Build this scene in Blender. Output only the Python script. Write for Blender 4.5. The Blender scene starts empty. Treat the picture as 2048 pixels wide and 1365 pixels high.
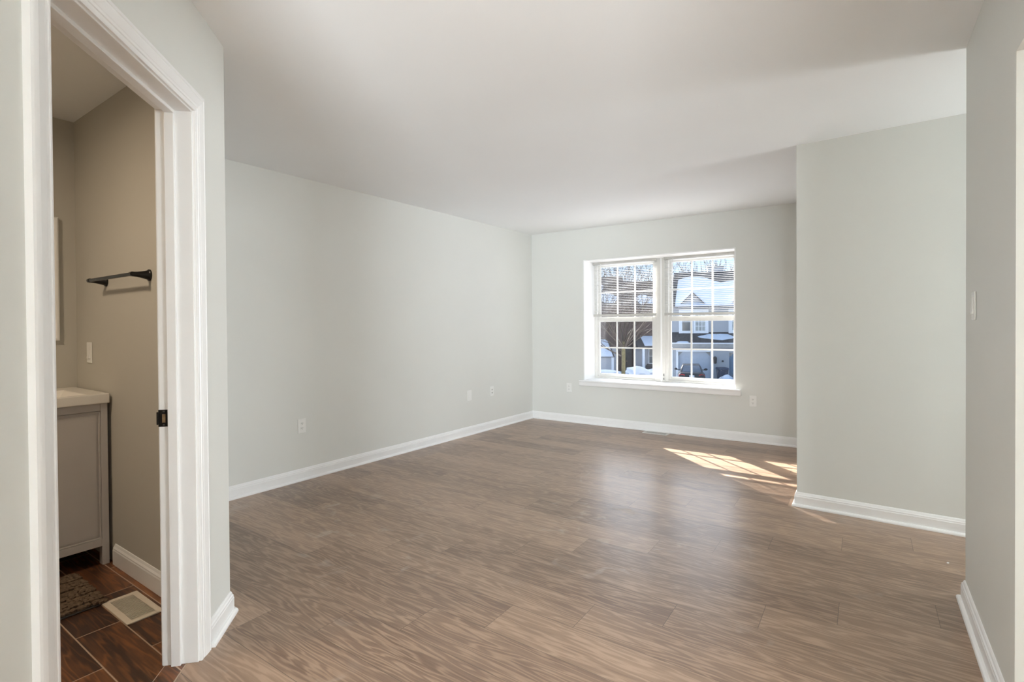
import bpy, bmesh, math, random
from mathutils import Vector, Matrix

C = bpy.context.scene.collection
SC = bpy.context.scene
PI = math.pi
R2 = math.sqrt(2)

# ------------------------------------------------------------------ camera
YAW, PITCH, ROLL, CAM_H = 0.6043, -0.0098, -0.0069, 1.239
cam = bpy.data.cameras.new('camera')
cam.sensor_width = 36.0
cam.lens = 1023.14 / 2048 * 36.0
cam.shift_y = -21.5 / 2048
cam.clip_start, cam.clip_end = 0.02, 400
cam_ob = bpy.data.objects.new('camera', cam)
C.objects.link(cam_ob)
_f = Vector((-math.sin(YAW), math.cos(YAW), 0)); _r = Vector((math.cos(YAW), math.sin(YAW), 0)); _u = Vector((0, 0, 1))
_f2 = _f * math.cos(PITCH) + _u * math.sin(PITCH); _u2 = _u * math.cos(PITCH) - _f * math.sin(PITCH)
_r3 = _r * math.cos(ROLL) + _u2 * math.sin(ROLL); _u3 = _u2 * math.cos(ROLL) - _r * math.sin(ROLL)
cam_ob.matrix_world = Matrix(((_r3.x, _u3.x, -_f2.x, 0), (_r3.y, _u3.y, -_f2.y, 0), (_r3.z, _u3.z, -_f2.z, CAM_H), (0, 0, 0, 1)))
SC.camera = cam_ob

# ------------------------------------------------------------------ view, world, sun, daylight, fill lamps
SC.view_settings.view_transform = 'Standard'
SC.view_settings.look = 'None'
SC.view_settings.gamma = 1
SC.view_settings.use_curve_mapping = False
SC.view_settings.exposure = 0.66
SC.cycles.max_bounces = 10
SC.cycles.diffuse_bounces = 6
SC.cycles.transparent_max_bounces = 24
SC.cycles.caustics_reflective = False
SC.cycles.caustics_refractive = False
SC.cycles.sample_clamp_indirect = 6

SUN_AZ, SUN_EL = math.radians(47.2), math.radians(28.8)
world = bpy.data.worlds.new('world'); SC.world = world
world.use_nodes = True
wn = world.node_tree.nodes; wl = world.node_tree.links
wn.clear()
w_out = wn.new('ShaderNodeOutputWorld'); w_bg = wn.new('ShaderNodeBackground')
w_tc = wn.new('ShaderNodeTexCoord'); w_sep = wn.new('ShaderNodeSeparateXYZ'); w_ramp = wn.new('ShaderNodeValToRGB')
wl.new(w_tc.outputs['Generated'], w_sep.inputs[0])
wl.new(w_sep.outputs['Z'], w_ramp.inputs[0])
e = w_ramp.color_ramp.elements
e[0].position = 0.0; e[0].color = (0.86, 0.93, 1.0, 1)
e[1].position = 1.0; e[1].color = (0.22, 0.42, 0.80, 1)
x_ = e.new(0.12); x_.color = (0.50, 0.72, 0.98, 1)
# sky brightened toward the sun above the horizon, added to light the room
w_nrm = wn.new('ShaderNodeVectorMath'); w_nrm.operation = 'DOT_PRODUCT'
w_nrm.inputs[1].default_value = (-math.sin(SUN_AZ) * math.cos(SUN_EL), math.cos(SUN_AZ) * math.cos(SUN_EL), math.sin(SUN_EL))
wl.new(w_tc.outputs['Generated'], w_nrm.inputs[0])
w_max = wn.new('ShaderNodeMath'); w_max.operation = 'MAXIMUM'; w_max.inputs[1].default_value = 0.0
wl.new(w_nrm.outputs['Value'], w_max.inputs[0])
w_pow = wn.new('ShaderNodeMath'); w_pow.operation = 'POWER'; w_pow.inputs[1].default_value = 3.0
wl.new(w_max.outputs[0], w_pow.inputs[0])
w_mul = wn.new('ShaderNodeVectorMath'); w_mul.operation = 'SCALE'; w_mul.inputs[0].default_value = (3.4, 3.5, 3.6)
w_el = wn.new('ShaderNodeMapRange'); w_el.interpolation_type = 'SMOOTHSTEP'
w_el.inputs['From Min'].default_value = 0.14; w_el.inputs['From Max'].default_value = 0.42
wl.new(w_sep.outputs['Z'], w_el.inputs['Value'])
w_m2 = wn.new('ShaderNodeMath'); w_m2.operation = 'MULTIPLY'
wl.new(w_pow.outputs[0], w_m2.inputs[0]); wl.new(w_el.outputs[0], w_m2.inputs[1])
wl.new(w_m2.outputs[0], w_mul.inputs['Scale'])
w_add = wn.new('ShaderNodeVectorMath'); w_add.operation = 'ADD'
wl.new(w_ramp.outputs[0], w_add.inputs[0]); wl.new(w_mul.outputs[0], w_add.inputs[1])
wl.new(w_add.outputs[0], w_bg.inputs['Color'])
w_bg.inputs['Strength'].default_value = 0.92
wl.new(w_bg.outputs[0], w_out.inputs[0])

def lamp(name, typ, loc, energy, color=(1, 1, 1), direction=None, **kw):
    d = bpy.data.lights.new(name, typ); d.energy = energy; d.color = color
    for k, v in kw.items(): setattr(d, k, v)
    o = bpy.data.objects.new(name, d); C.objects.link(o); o.location = loc
    if direction is not None: o.rotation_euler = Vector(direction).to_track_quat('-Z', 'Y').to_euler()
    return o

sun_from = Vector((-math.sin(SUN_AZ) * math.cos(SUN_EL), math.cos(SUN_AZ) * math.cos(SUN_EL), math.sin(SUN_EL)))
lamp('sun', 'SUN', (-20, 20, 20), 19.0, (1.0, 0.96, 0.91), -sun_from, angle=math.radians(0.53))
# unseen fill lamps added at the rear and side room, plus entry sidelight daylight
lamp('rear_fill', 'AREA', (1.28, -3.42, 1.15), 340, (0.88, 0.955, 1.0), (-0.35, 1, 0.15), shape='RECTANGLE', size=1.0, size_y=2.0)  # added fill for the back and left walls, no seen source
lamp('entry_daylight', 'AREA', (2.36, 3.55, 1.2), 19, (0.92, 0.98, 1.0), (-1, -0.05, 0.05), shape='RECTANGLE', size=0.42, size_y=1.6)
lamp('side_room_fill', 'AREA', (6.8, 2.05, 1.25), 240, (0.90, 0.965, 1.0), (-1, 0.0, 0.0), shape='RECTANGLE', size=1.5, size_y=1.5)  # added fill through the right opening; this room has no window
pl = lamp('window_portal', 'AREA', (-2.016, 6.17, 1.295), 1, (1, 1, 1), (0, -1, 0), shape='RECTANGLE', size=1.78, size_y=1.5)
pl.data.cycles.is_portal = True

# ------------------------------------------------------------------ materials
def nodes_of(m):
    m.use_nodes = True
    nt = m.node_tree
    return nt, nt.nodes, nt.links, nt.nodes['Principled BSDF']

def mat(name, col, rough=0.5, noise=0.0, nscale=20.0, bump=0.0, bscale=200.0, metallic=0.0, spec=0.5, emit=None, estr=0.0):
    m = bpy.data.materials.new(name)
    nt, N, L, b = nodes_of(m)
    b.inputs['Roughness'].default_value = rough
    b.inputs['Metallic'].default_value = metallic
    b.inputs['Specular IOR Level'].default_value = spec
    tc = N.new('ShaderNodeTexCoord')
    nz = N.new('ShaderNodeTexNoise'); nz.inputs['Scale'].default_value = nscale; nz.inputs['Detail'].default_value = 4
    L.new(tc.outputs['Object'], nz.inputs['Vector'])
    rp = N.new('ShaderNodeValToRGB')
    rp.color_ramp.elements[0].position = 0.3; rp.color_ramp.elements[1].position = 0.7
    rp.color_ramp.elements[0].color = tuple(max(0, c * (1 - noise)) for c in col) + (1,)
    rp.color_ramp.elements[1].color = tuple(min(1, c * (1 + noise)) for c in col) + (1,)
    L.new(nz.outputs['Fac'], rp.inputs[0]); L.new(rp.outputs[0], b.inputs['Base Color'])
    if bump:
        n2 = N.new('ShaderNodeTexNoise'); n2.inputs['Scale'].default_value = bscale; n2.inputs['Detail'].default_value = 3
        bp = N.new('ShaderNodeBump'); bp.inputs['Strength'].default_value = bump; bp.inputs['Distance'].default_value = 0.002
        L.new(tc.outputs['Object'], n2.inputs['Vector']); L.new(n2.outputs['Fac'], bp.inputs['Height']); L.new(bp.outputs[0], b.inputs['Normal'])
    if emit:
        b.inputs['Emission Color'].default_value = emit + (1,); b.inputs['Emission Strength'].default_value = estr
    return m

M = {}
M['wall'] = mat('wall_paint', (0.715, 0.72, 0.690), 0.55, 0.012, 1.5, 0.08, 160, spec=0.3)
M['dim_wall'] = mat('dim_toned_wall_paint', (0.52, 0.50, 0.45), 0.55, 0.012, 1.5, 0.08, 160, spec=0.3)  # wall paint toned darker and warmer, the bathroom's dim warm light in colour
M['ceiling'] = mat('ceiling_paint', (0.89, 0.90, 0.905), 0.8, 0.01, 1.2, 0.08, 120, spec=0.2)
M['trim'] = mat('white_trim_paint', (0.86, 0.86, 0.86), 0.32, 0.012, 9, 0.03, 60)
M['vinyl'] = mat('white_vinyl', (0.66, 0.65, 0.62), 0.35, 0.02, 30)
M['plate'] = mat('white_plastic', (0.82, 0.82, 0.80), 0.3, 0.01, 60)
M['slot'] = mat('dark_slot', (0.05, 0.05, 0.05), 0.6, 0.1, 60)
M['blind'] = mat('white_blind_slat', (0.68, 0.67, 0.65), 0.4, 0.02, 30)
M['rail'] = mat('grey_blind_rail', (0.50, 0.49, 0.46), 0.45, 0.05, 30)
M['black'] = mat('black_metal', (0.012, 0.011, 0.010), 0.35, 0.2, 50, metallic=0.4)
M['brass'] = mat('worn_brass', (0.42, 0.30, 0.18), 0.35, 0.2, 80, metallic=0.8)
M['vanity'] = mat('grey_vanity_paint', (0.52, 0.49, 0.47), 0.4, 0.015, 8)
M['counter'] = mat('white_cultured_marble', (0.80, 0.77, 0.72), 0.18, 0.015, 6)
M['cream'] = mat('cream_enamel', (0.72, 0.64, 0.53), 0.4, 0.03, 30)
M['grille'] = mat('white_enamel', (0.74, 0.73, 0.70), 0.4, 0.03, 30)
M['duct'] = mat('dark_duct', (0.07, 0.065, 0.06), 0.7, 0.1, 30)
M['mat'] = mat('brown_chenille', (0.135, 0.095, 0.065), 0.95, 0.35, 90, 0.4, 500, spec=0.1)
M['mirror'] = mat('mirror_glass', (0.85, 0.86, 0.86), 0.02, 0.0, 5, metallic=1.0)
M['globe'] = mat('frosted_globe', (0.9, 0.85, 0.75), 0.4, 0.0, 5, emit=(1.0, 0.72, 0.45), estr=2.0)
M['chip'] = mat('wood_chip', (0.55, 0.45, 0.34), 0.8, 0.2, 100)
# outside
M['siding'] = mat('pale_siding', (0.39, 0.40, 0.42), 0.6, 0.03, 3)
M['trim_out'] = mat('white_exterior_trim', (0.74, 0.76, 0.78), 0.5, 0.03, 5)
M['shingle'] = mat('dark_shingle', (0.07, 0.062, 0.060), 0.9, 0.5, 9, 0.5, 30)
M['brown_shingle'] = mat('brown_shingle', (0.075, 0.055, 0.048), 0.9, 0.5, 6, 0.5, 20)
M['brick'] = mat('brown_brick', (0.10, 0.068, 0.058), 0.9, 0.35, 8, 0.4, 20)
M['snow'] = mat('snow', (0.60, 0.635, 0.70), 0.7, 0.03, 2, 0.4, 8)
M['fascia'] = mat('grey_fascia', (0.36, 0.35, 0.33), 0.6, 0.1, 5)
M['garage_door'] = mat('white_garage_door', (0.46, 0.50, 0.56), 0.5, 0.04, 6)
M['blue_door'] = mat('blue_garage_door', (0.07, 0.16, 0.26), 0.5, 0.1, 4)
M['dark_glass'] = mat('dark_window_glass', (0.10, 0.11, 0.115), 0.08, 0.3, 2)
M['pale_glass'] = mat('pale_window_glass', (0.36, 0.39, 0.38), 0.12, 0.3, 2)
M['asphalt'] = mat('asphalt', (0.09, 0.09, 0.10), 0.9, 0.3, 4, 0.3, 40)
M['bark'] = mat('tree_bark', (0.072, 0.055, 0.043), 0.95, 0.35, 14, 0.6, 60)
M['moss_bark'] = mat('mossy_bark', (0.15, 0.125, 0.06), 0.95, 0.35, 9, 0.6, 50)
M['car'] = mat('dark_car_paint', (0.020, 0.021, 0.024), 0.2, 0.1, 10)
M['car_glass'] = mat('car_glass', (0.09, 0.11, 0.14), 0.06, 0.2, 6)
M['tail'] = mat('red_tail_light', (0.60, 0.04, 0.03), 0.2, 0.15, 30)
M['tyre'] = mat('tyre_rubber', (0.02, 0.02, 0.02), 0.9, 0.2, 30)
M['bin'] = mat('dark_bin_plastic', (0.03, 0.045, 0.08), 0.5, 0.2, 10)
M['shrub'] = mat('winter_shrub', (0.10, 0.085, 0.06), 0.95, 0.4, 20, 0.5, 60)
M['front_door'] = mat('dark_front_door', (0.035, 0.028, 0.028), 0.5, 0.2, 8)

def glass_mat():
    m = bpy.data.materials.new('window_glass')
    nt, N, L, b = nodes_of(m)
    N.remove(b)
    out = N['Material Output']
    tr = N.new('ShaderNodeBsdfTransparent'); gl = N.new('ShaderNodeBsdfGlossy'); gl.inputs['Roughness'].default_value = 0.02
    mx = N.new('ShaderNodeMixShader'); mx.inputs[0].default_value = 0.05
    L.new(tr.outputs[0], mx.inputs[1]); L.new(gl.outputs[0], mx.inputs[2])
    # dried water specks on the pane
    tc = N.new('ShaderNodeTexCoord'); vo = N.new('ShaderNodeTexVoronoi'); vo.inputs['Scale'].default_value = 42
    L.new(tc.outputs['Object'], vo.inputs['Vector'])
    rp = N.new('ShaderNodeValToRGB'); rp.color_ramp.elements[0].position = 0.05; rp.color_ramp.elements[0].color = (0.75, 0.75, 0.75, 1)
    rp.color_ramp.elements[1].position = 0.13; rp.color_ramp.elements[1].color = (0, 0, 0, 1)
    nz = N.new('ShaderNodeTexNoise'); nz.inputs['Scale'].default_value = 7
    L.new(tc.outputs['Object'], nz.inputs['Vector'])
    r2 = N.new('ShaderNodeValToRGB'); r2.color_ramp.elements[0].position = 0.42; r2.color_ramp.elements[1].position = 0.62
    L.new(nz.outputs['Fac'], r2.inputs[0]); L.new(vo.outputs['Distance'], rp.inputs[0])
    mu = N.new('ShaderNodeMath'); mu.operation = 'MULTIPLY'
    L.new(rp.outputs[0], mu.inputs[0]); L.new(r2.outputs[0], mu.inputs[1])
    df = N.new('ShaderNodeBsdfDiffuse'); df.inputs['Color'].default_value = (0.8, 0.82, 0.85, 1)
    m2 = N.new('ShaderNodeMixShader')
    L.new(mu.outputs[0], m2.inputs[0]); L.new(mx.outputs[0], m2.inputs[1]); L.new(df.outputs[0], m2.inputs[2])
    L.new(m2.outputs[0], out.inputs['Surface'])
    return m
M['glass'] = glass_mat()

def plank_mat(name, axis_y0, width, length, step, jitter, x0, cols, seam_col, seam_w, grain, rough, end_seam=None, streak=1.0, scuff=0.0, spec=0.5):
    """planks running along X, rows stacked along Y"""
    m = bpy.data.materials.new(name)
    nt, N, L, b = nodes_of(m)
    def node(t, **kw):
        n = N.new(t)
        for k, v in kw.items(): setattr(n, k, v)
        return n
    def math_(op, a, bb=None, c=None):
        n = node('ShaderNodeMath', operation=op)
        for i, v in enumerate((a, bb, c)):
            if v is None: continue
            if isinstance(v, (int, float)): n.inputs[i].default_value = v
            else: L.new(v, n.inputs[i])
        return n.outputs[0]
    tc = node('ShaderNodeTexCoord'); sp = node('ShaderNodeSeparateXYZ'); L.new(tc.outputs['Object'], sp.inputs[0])
    X, Y = sp.outputs[0], sp.outputs[1]
    rowf = math_('DIVIDE', math_('SUBTRACT', Y, axis_y0), width)
    row = math_('FLOOR', rowf); fy = math_('SUBTRACT', rowf, row)
    wn1 = node('ShaderNodeTexWhiteNoise', noise_dimensions='1D'); L.new(row, wn1.inputs['W'])
    off = math_('ADD', math_('MULTIPLY', row, step), math_('MULTIPLY', wn1.outputs[0], jitter))
    colf = math_('DIVIDE', math_('SUBTRACT', math_('SUBTRACT', X, x0), off), length)
    col = math_('FLOOR', colf); fx = math_('SUBTRACT', colf, col)
    cid = node('ShaderNodeCombineXYZ'); L.new(row, cid.inputs[0]); L.new(col, cid.inputs[1])
    wn2 = node('ShaderNodeTexWhiteNoise', noise_dimensions='3D'); L.new(cid.outputs[0], wn2.inputs['Vector'])
    rnd = wn2.outputs[0]
    # grain coordinates: stretched along X, shifted per plank
    gx = math_('ADD', X, math_('MULTIPLY', rnd, 37.0)); gy = math_('ADD', Y, math_('MULTIPLY', rnd, 11.0))
    gv = node('ShaderNodeCombineXYZ'); L.new(math_('MULTIPLY', gx, 1.0), gv.inputs[0]); L.new(math_('MULTIPLY', gy, 9.0), gv.inputs[1]); L.new(math_('MULTIPLY', rnd, 20), gv.inputs[2])
    n1 = node('ShaderNodeTexNoise'); n1.inputs['Scale'].default_value = 1.5; n1.inputs['Detail'].default_value = 3; L.new(gv.outputs[0], n1.inputs['Vector'])
    # cathedral rings: a phase that runs across the plank and is bent by the slow noise
    ph = math_('ADD', math_('MULTIPLY', gy, grain), math_('MULTIPLY', n1.outputs['Fac'], 62.0))
    ring = math_('MULTIPLY_ADD', math_('SINE', ph), 0.5, 0.5)
    ring = math_('POWER', ring, 2.2)
    gv2 = node('ShaderNodeCombineXYZ'); L.new(math_('MULTIPLY', gx, 5.0), gv2.inputs[0]); L.new(math_('MULTIPLY', gy, 170.0), gv2.inputs[1])
    n2 = node('ShaderNodeTexNoise'); n2.inputs['Scale'].default_value = 1.0; n2.inputs['Detail'].default_value = 5; L.new(gv2.outputs[0], n2.inputs['Vector'])
    gv3 = node('ShaderNodeCombineXYZ'); L.new(math_('MULTIPLY', gx, 1.0), gv3.inputs[0]); L.new(math_('MULTIPLY', gy, 6.0), gv3.inputs[1])
    n3 = node('ShaderNodeTexNoise'); n3.inputs['Scale'].default_value = 2.0; n3.inputs['Detail'].default_value = 4; L.new(gv3.outputs[0], n3.inputs['Vector'])
    val = math_('ADD', math_('MULTIPLY', ring, 0.36 * streak), math_('MULTIPLY', n2.outputs['Fac'], 0.50 * streak))
    val = math_('ADD', val, math_('MULTIPLY', n3.outputs['Fac'], 0.65))
    val = math_('ADD', val, math_('MULTIPLY', rnd, 0.36))
    rp = node('ShaderNodeValToRGB')
    rp.color_ramp.elements[0].position = 0.42; rp.color_ramp.elements[0].color = cols[2] + (1,)
    rp.color_ramp.elements[1].position = 1.30 if False else 1.0; rp.color_ramp.elements[1].color = cols[0] + (1,)
    e2 = rp.color_ramp.elements.new(0.72); e2.color = cols[1] + (1,)
    L.new(math_('MULTIPLY', val, 0.83), rp.inputs[0])
    # seams
    dy = math_('MULTIPLY', math_('MINIMUM', fy, math_('SUBTRACT', 1.0, fy)), width)
    dx = math_('MULTIPLY', math_('MINIMUM', fx, math_('SUBTRACT', 1.0, fx)), length)
    s = math_('MINIMUM', dy, dx)
    sm = math_('LESS_THAN', s, seam_w)
    mx = node('ShaderNodeMix', data_type='RGBA'); mx.inputs['B'].default_value = seam_col + (1,)
    L.new(math_('MULTIPLY', sm, 0.75), mx.inputs['Factor']); L.new(rp.outputs[0], mx.inputs['A'])
    colour = mx.outputs['Result']
    rgh = math_('ADD', math_('MULTIPLY', n2.outputs['Fac'], 0.10), rough - 0.05)
    if scuff:
        ns = node('ShaderNodeTexNoise'); ns.inputs['Scale'].default_value = 5.5; ns.inputs['Detail'].default_value = 7; ns.inputs['Distortion'].default_value = 1.2
        L.new(tc.outputs['Object'], ns.inputs['Vector'])
        rs = node('ShaderNodeValToRGB'); rs.color_ramp.elements[0].position = 0.60; rs.color_ramp.elements[1].position = 0.72
        L.new(ns.outputs['Fac'], rs.inputs[0])
        nm = node('ShaderNodeTexNoise'); nm.inputs['Scale'].default_value = 0.9; nm.inputs['Detail'].default_value = 2
        L.new(tc.outputs['Object'], nm.inputs['Vector'])
        rm = node('ShaderNodeValToRGB'); rm.color_ramp.elements[0].position = 0.45; rm.color_ramp.elements[1].position = 0.6
        L.new(nm.outputs['Fac'], rm.inputs[0])
        k = math_('MULTIPLY', math_('MULTIPLY', rs.outputs[0], rm.outputs[0]), scuff)
        m3 = node('ShaderNodeMix', data_type='RGBA'); m3.inputs['B'].default_value = (0.52, 0.46, 0.41, 1)
        L.new(k, m3.inputs['Factor']); L.new(colour, m3.inputs['A']); colour = m3.outputs['Result']
        rgh = math_('ADD', rgh, math_('MULTIPLY', k, 0.3))
    L.new(colour, b.inputs['Base Color']); L.new(rgh, b.inputs['Roughness'])
    bp = node('ShaderNodeBump'); bp.inputs['Strength'].default_value = 0.25; bp.inputs['Distance'].default_value = 0.0012
    hgt = math_('SUBTRACT', math_('MULTIPLY', n2.outputs['Fac'], 0.25), math_('MULTIPLY', sm, 1.0))
    L.new(hgt, bp.inputs['Height']); L.new(bp.outputs[0], b.inputs['Normal'])
    b.inputs['Specular IOR Level'].default_value = spec
    return m

M['laminate'] = plank_mat('laminate_planks', 2.262, 0.206, 1.22, 0.295, 0.07, -0.40,
                          ((0.405, 0.276, 0.192), (0.295, 0.194, 0.131), (0.165, 0.101, 0.068)),
                          (0.06, 0.038, 0.026), 0.0011, 110.0, 0.30, scuff=0.55, spec=0.75)
M['tile'] = plank_mat('wood_look_tiles', 0.826, 0.152, 0.612, 0.306, 0.0, -2.285,
                      ((0.46, 0.19, 0.065), (0.26, 0.098, 0.034), (0.045, 0.021, 0.013)),
                      (0.55, 0.40, 0.29), 0.0024, 16.0, 0.38, streak=0.45)

# ------------------------------------------------------------------ geometry helpers
def bm_obj(name, bm, m, parent=None, bevel=0.0, smooth=False, segs=2):
    bmesh.ops.recalc_face_normals(bm, faces=bm.faces)
    me = bpy.data.meshes.new(name); bm.to_mesh(me); bm.free()
    mats = m if isinstance(m, (list, tuple)) else [m]
    for q in mats: me.materials.append(q)
    o = bpy.data.objects.new(name, me); C.objects.link(o)
    if parent is not None: o.parent = parent
    if bevel:
        md = o.modifiers.new('bevel', 'BEVEL'); md.width = bevel; md.segments = segs; md.limit_method = 'ANGLE'
    if smooth:
        for p in me.polygons: p.use_smooth = True
        try: me.set_sharp_from_angle(angle=math.radians(40))
        except Exception: pass
    return o

def box(bm, a, b, mi=0):
    x0, y0, z0 = a; x1, y1, z1 = b
    v = [bm.verts.new(p) for p in ((x0, y0, z0), (x1, y0, z0), (x1, y1, z0), (x0, y1, z0), (x0, y0, z1), (x1, y0, z1), (x1, y1, z1), (x0, y1, z1))]
    for q in ((0, 3, 2, 1), (4, 5, 6, 7), (0, 1, 5, 4), (1, 2, 6, 5), (2, 3, 7, 6), (3, 0, 4, 7)):
        f = bm.faces.new([v[i] for i in q]); f.material_index = mi
    return v

def prism(bm, poly, z0, z1):
    lo = [bm.verts.new((x, y, z0)) for x, y in poly]; hi = [bm.verts.new((x, y, z1)) for x, y in poly]
    n = len(poly)
    bm.faces.new(lo[::-1]); bm.faces.new(hi)
    for i in range(n): bm.faces.new((lo[i], lo[(i + 1) % n], hi[(i + 1) % n], hi[i]))

def loft(bm, rings, cap=True, closed=True):
    vs = [[bm.verts.new(p) for p in r] for r in rings]
    n = len(vs[0])
    for a, b in zip(vs, vs[1:]):
        for i in range(n if closed else n - 1):
            j = (i + 1) % n
            bm.faces.new((a[i], a[j], b[j], b[i]))
    if cap:
        bm.faces.new(vs[0][::-1]); bm.faces.new(vs[-1])
    return vs

def tube(bm, pts, radii, n=10, cap=True):
    rings = []
    up = Vector((0, 0, 1))
    for i, p in enumerate(pts):
        p = Vector(p)
        d = (Vector(pts[min(i + 1, len(pts) - 1)]) - Vector(pts[max(i - 1, 0)]))
        d.normalize()
        a = d.cross(up)
        if a.length < 1e-3: a = d.cross(Vector((1, 0, 0)))
        a.normalize(); bb = d.cross(a)
        r = radii[i] if isinstance(radii, (list, tuple)) else radii
        rings.append([p + (a * math.cos(2 * PI * k / n) + bb * math.sin(2 * PI * k / n)) * r for k in range(n)])
    loft(bm, rings, cap)

def tag(o, label, cat=None, group=None, kind=None):
    o['label'] = label
    if cat: o['category'] = cat
    if group: o['group'] = group
    if kind: o['kind'] = kind
    return o

def thing(name, label, cat, loc=(0, 0, 0), rz=0.0, group=None):
    o = bpy.data.objects.new(name, None); C.objects.link(o)
    o.location = loc; o.rotation_euler = (0, 0, rz); o.empty_display_size = 0.1
    return tag(o, label, cat, group)

def struct(name, bm, m, label, bevel=0.0, cat=None, **kw):
    o = bm_obj(name, bm, m, None, bevel, **kw)
    return tag(o, label, cat, None, 'structure')

H = 2.44
Cd = -1.147                                            # the diagonal wall is the line x + y = Cd
def D(s, d=0.0):                                       # s along that wall, d into the bathroom
    return ((Cd - s * R2) / 2 - d / R2, (Cd + s * R2) / 2 - d / R2)

# key corners of the room
BL = (-3.66, 5.775)
LN = (-3.772, 1.115)
DE = (-2.262, 1.115)
BK = (-0.382, 3.945)
BKR = (2.45, 3.85)
def yback(x): return 5.775 + 0.011 * (x + 3.66)
BR = (-0.382, yback(-0.382))
XR = 0.365
WX0, WX1, WZ0, WZ1 = -2.905, -1.127, 0.545, 2.045      # window opening
YW = 6.078                                             # front face of the window frame
YO = 6.16                                              # outside face of the back wall
SL, SR, ZH = 1.322, 2.06, 2.03                         # bathroom door opening

# ------------------------------------------------------------------ floors and ceiling
bm = bmesh.new()
P37 = D(0.56, 0.037)
prism(bm, [(-3.95, YO), (-3.95, 1.07), (D(2.33, 0.037)[0], 1.07), D(2.30, 0.037), P37, (-1.02, P37[1]), (-1.02, -3.6), (7.1, -3.6), (7.1, YO)], -0.12, 0.0)
struct('floor', bm, M['laminate'], 'brown wood-grain laminate plank floor of the living room', cat='floor')

bm = bmesh.new()
prism(bm, [(-3.9, 1.05), (-2.35, 1.05), D(2.3, 0.113), D(0.6, 0.113), (-1.09, -1.05), (-3.9, -1.05)], -0.12, -0.001)
struct('floor_bathroom', bm, M['tile'], 'dark rust-brown wood-look tile floor of the bathroom', cat='floor')

bm = bmesh.new()
prism(bm, [D(SR - 0.001, 0.040), D(SR - 0.001, 0.111), D(SL + 0.001, 0.111), D(SL + 0.001, 0.040)], -0.1, 0.001)
struct('trim_5', bm, M['tile'], 'brown threshold strip across the bathroom doorway', cat='threshold')
bm = bmesh.new()
prism(bm, [D(2.3, 0.0365), D(2.3, 0.041), D(0.9, 0.041), D(0.9, 0.0365)], -0.1, 0.0015)
prism(bm, [D(2.3, 0.1105), D(2.3, 0.1135), D(0.9, 0.1135), D(0.9, 0.1105)], -0.1, 0.0008)
M['grout'] = mat('pale_grout', (0.46, 0.36, 0.28), 0.9, 0.1, 40)
struct('trim_6', bm, M['grout'], 'pale grout lines edging the doorway threshold', cat='threshold')

bm = bmesh.new()
box(bm, (-4.0, -3.7, H), (7.2, YO, H + 0.12))
struct('ceiling', bm, M['ceiling'], 'smooth white painted ceiling', cat='ceiling')

# ------------------------------------------------------------------ walls
def wall(name, polys, m, label, z0=0.0, z1=H):
    bm = bmesh.new()
    for p in polys:
        if len(p) == 3: prism(bm, p[0], p[1], p[2])
        else: prism(bm, p, z0, z1)
    return struct(name, bm, m, label, cat='wall')

wall('wall_left', [[BL, (BL[0], YO), (-3.95, YO), (-3.95, 1.07), (-3.773, 1.07), LN]], M['wall'], 'long pale grey wall on the left of the living room')
def bw(x): return (x, yback(x))
wall('wall_back', [
    ([bw(-3.66), (-3.66, YO), (WX0, YO), bw(WX0)], 0, H),
    ([bw(WX1), (WX1, YO), (BR[0], YO), bw(BR[0])], 0, H),
    ([bw(WX0), (WX0, YO), (WX1, YO), bw(WX1)], 0, WZ0),
    ([bw(WX0), (WX0, YO), (WX1, YO), bw(WX1)], WZ1, H)], M['wall'], 'pale grey far wall with the window')
wall('wall_far_right', [[BK, BR, (BR[0], YO), (BKR[0], YO), BKR]], M['wall'], 'grey wall block jutting out right of the window')
OY0, OY1 = 1.10, 2.085
wall('wall_near_right', [
    ([(XR, OY1), (XR, 2.99), (2.45, 2.99), (2.45, 2.87), (XR + 0.115, 2.87), (XR + 0.115, OY1)], 0, H),
    ([(XR, OY0), (XR, OY1), (XR + 0.115, OY1), (XR + 0.115, OY0)], 2.033, H),
    ([(XR, -0.4), (XR, OY0), (XR + 0.115, OY0), (XR + 0.115, -0.4)], 0, H)], M['wall'], 'pale grey wall at the right edge with a cased opening')
wall('wall_side_room', [[(7.0, -0.4), (7.0, 2.99), (7.12, 2.99), (7.12, -0.4)], [(2.57, 2.87), (2.57, 2.99), (7.0, 2.99), (7.0, 2.87)]], M['wall'], 'grey wall of the side room behind the right opening')
wall('wall_entry', [
    ([(2.45, 2.87), (2.45, 3.07), (2.57, 3.07), (2.57, 2.87)], 0, H),
    ([(2.45, 3.77), (2.45, YO), (2.57, YO), (2.57, 3.77)], 0, H),
    ([(2.45, 3.07), (2.45, 3.77), (2.57, 3.77), (2.57, 3.07)], 0, 0.4),
    ([(2.45, 3.07), (2.45, 3.77), (2.57, 3.77), (2.57, 3.07)], 2.0, H)], M['wall'], 'grey end wall of the entry hall')
wall('wall_bathroom_right', [[(-3.80, 1.02), (-3.773, 1.07), LN, DE, D(SR + 0.018, 0), D(SR + 0.018, 0.115), (-2.3296, 1.02)]], M['wall'], 'greige wall between bathroom and living room')
wall('wall_bathroom_left', [[(-3.80, 1.07), (-3.80, -1.0), (-3.95, -1.0), (-3.95, 1.07)]], M['dim_wall'], 'greige bathroom wall behind the vanity')
wall('wall_bathroom_front', [[(-3.95, -1.0), (-1.09, -1.0), (-1.09, -1.1), (-3.95, -1.1)]], M['dim_wall'], 'greige bathroom end wall')
Q0, Q1 = D(0.56, 0), D(0.56, 0.115)
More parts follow.
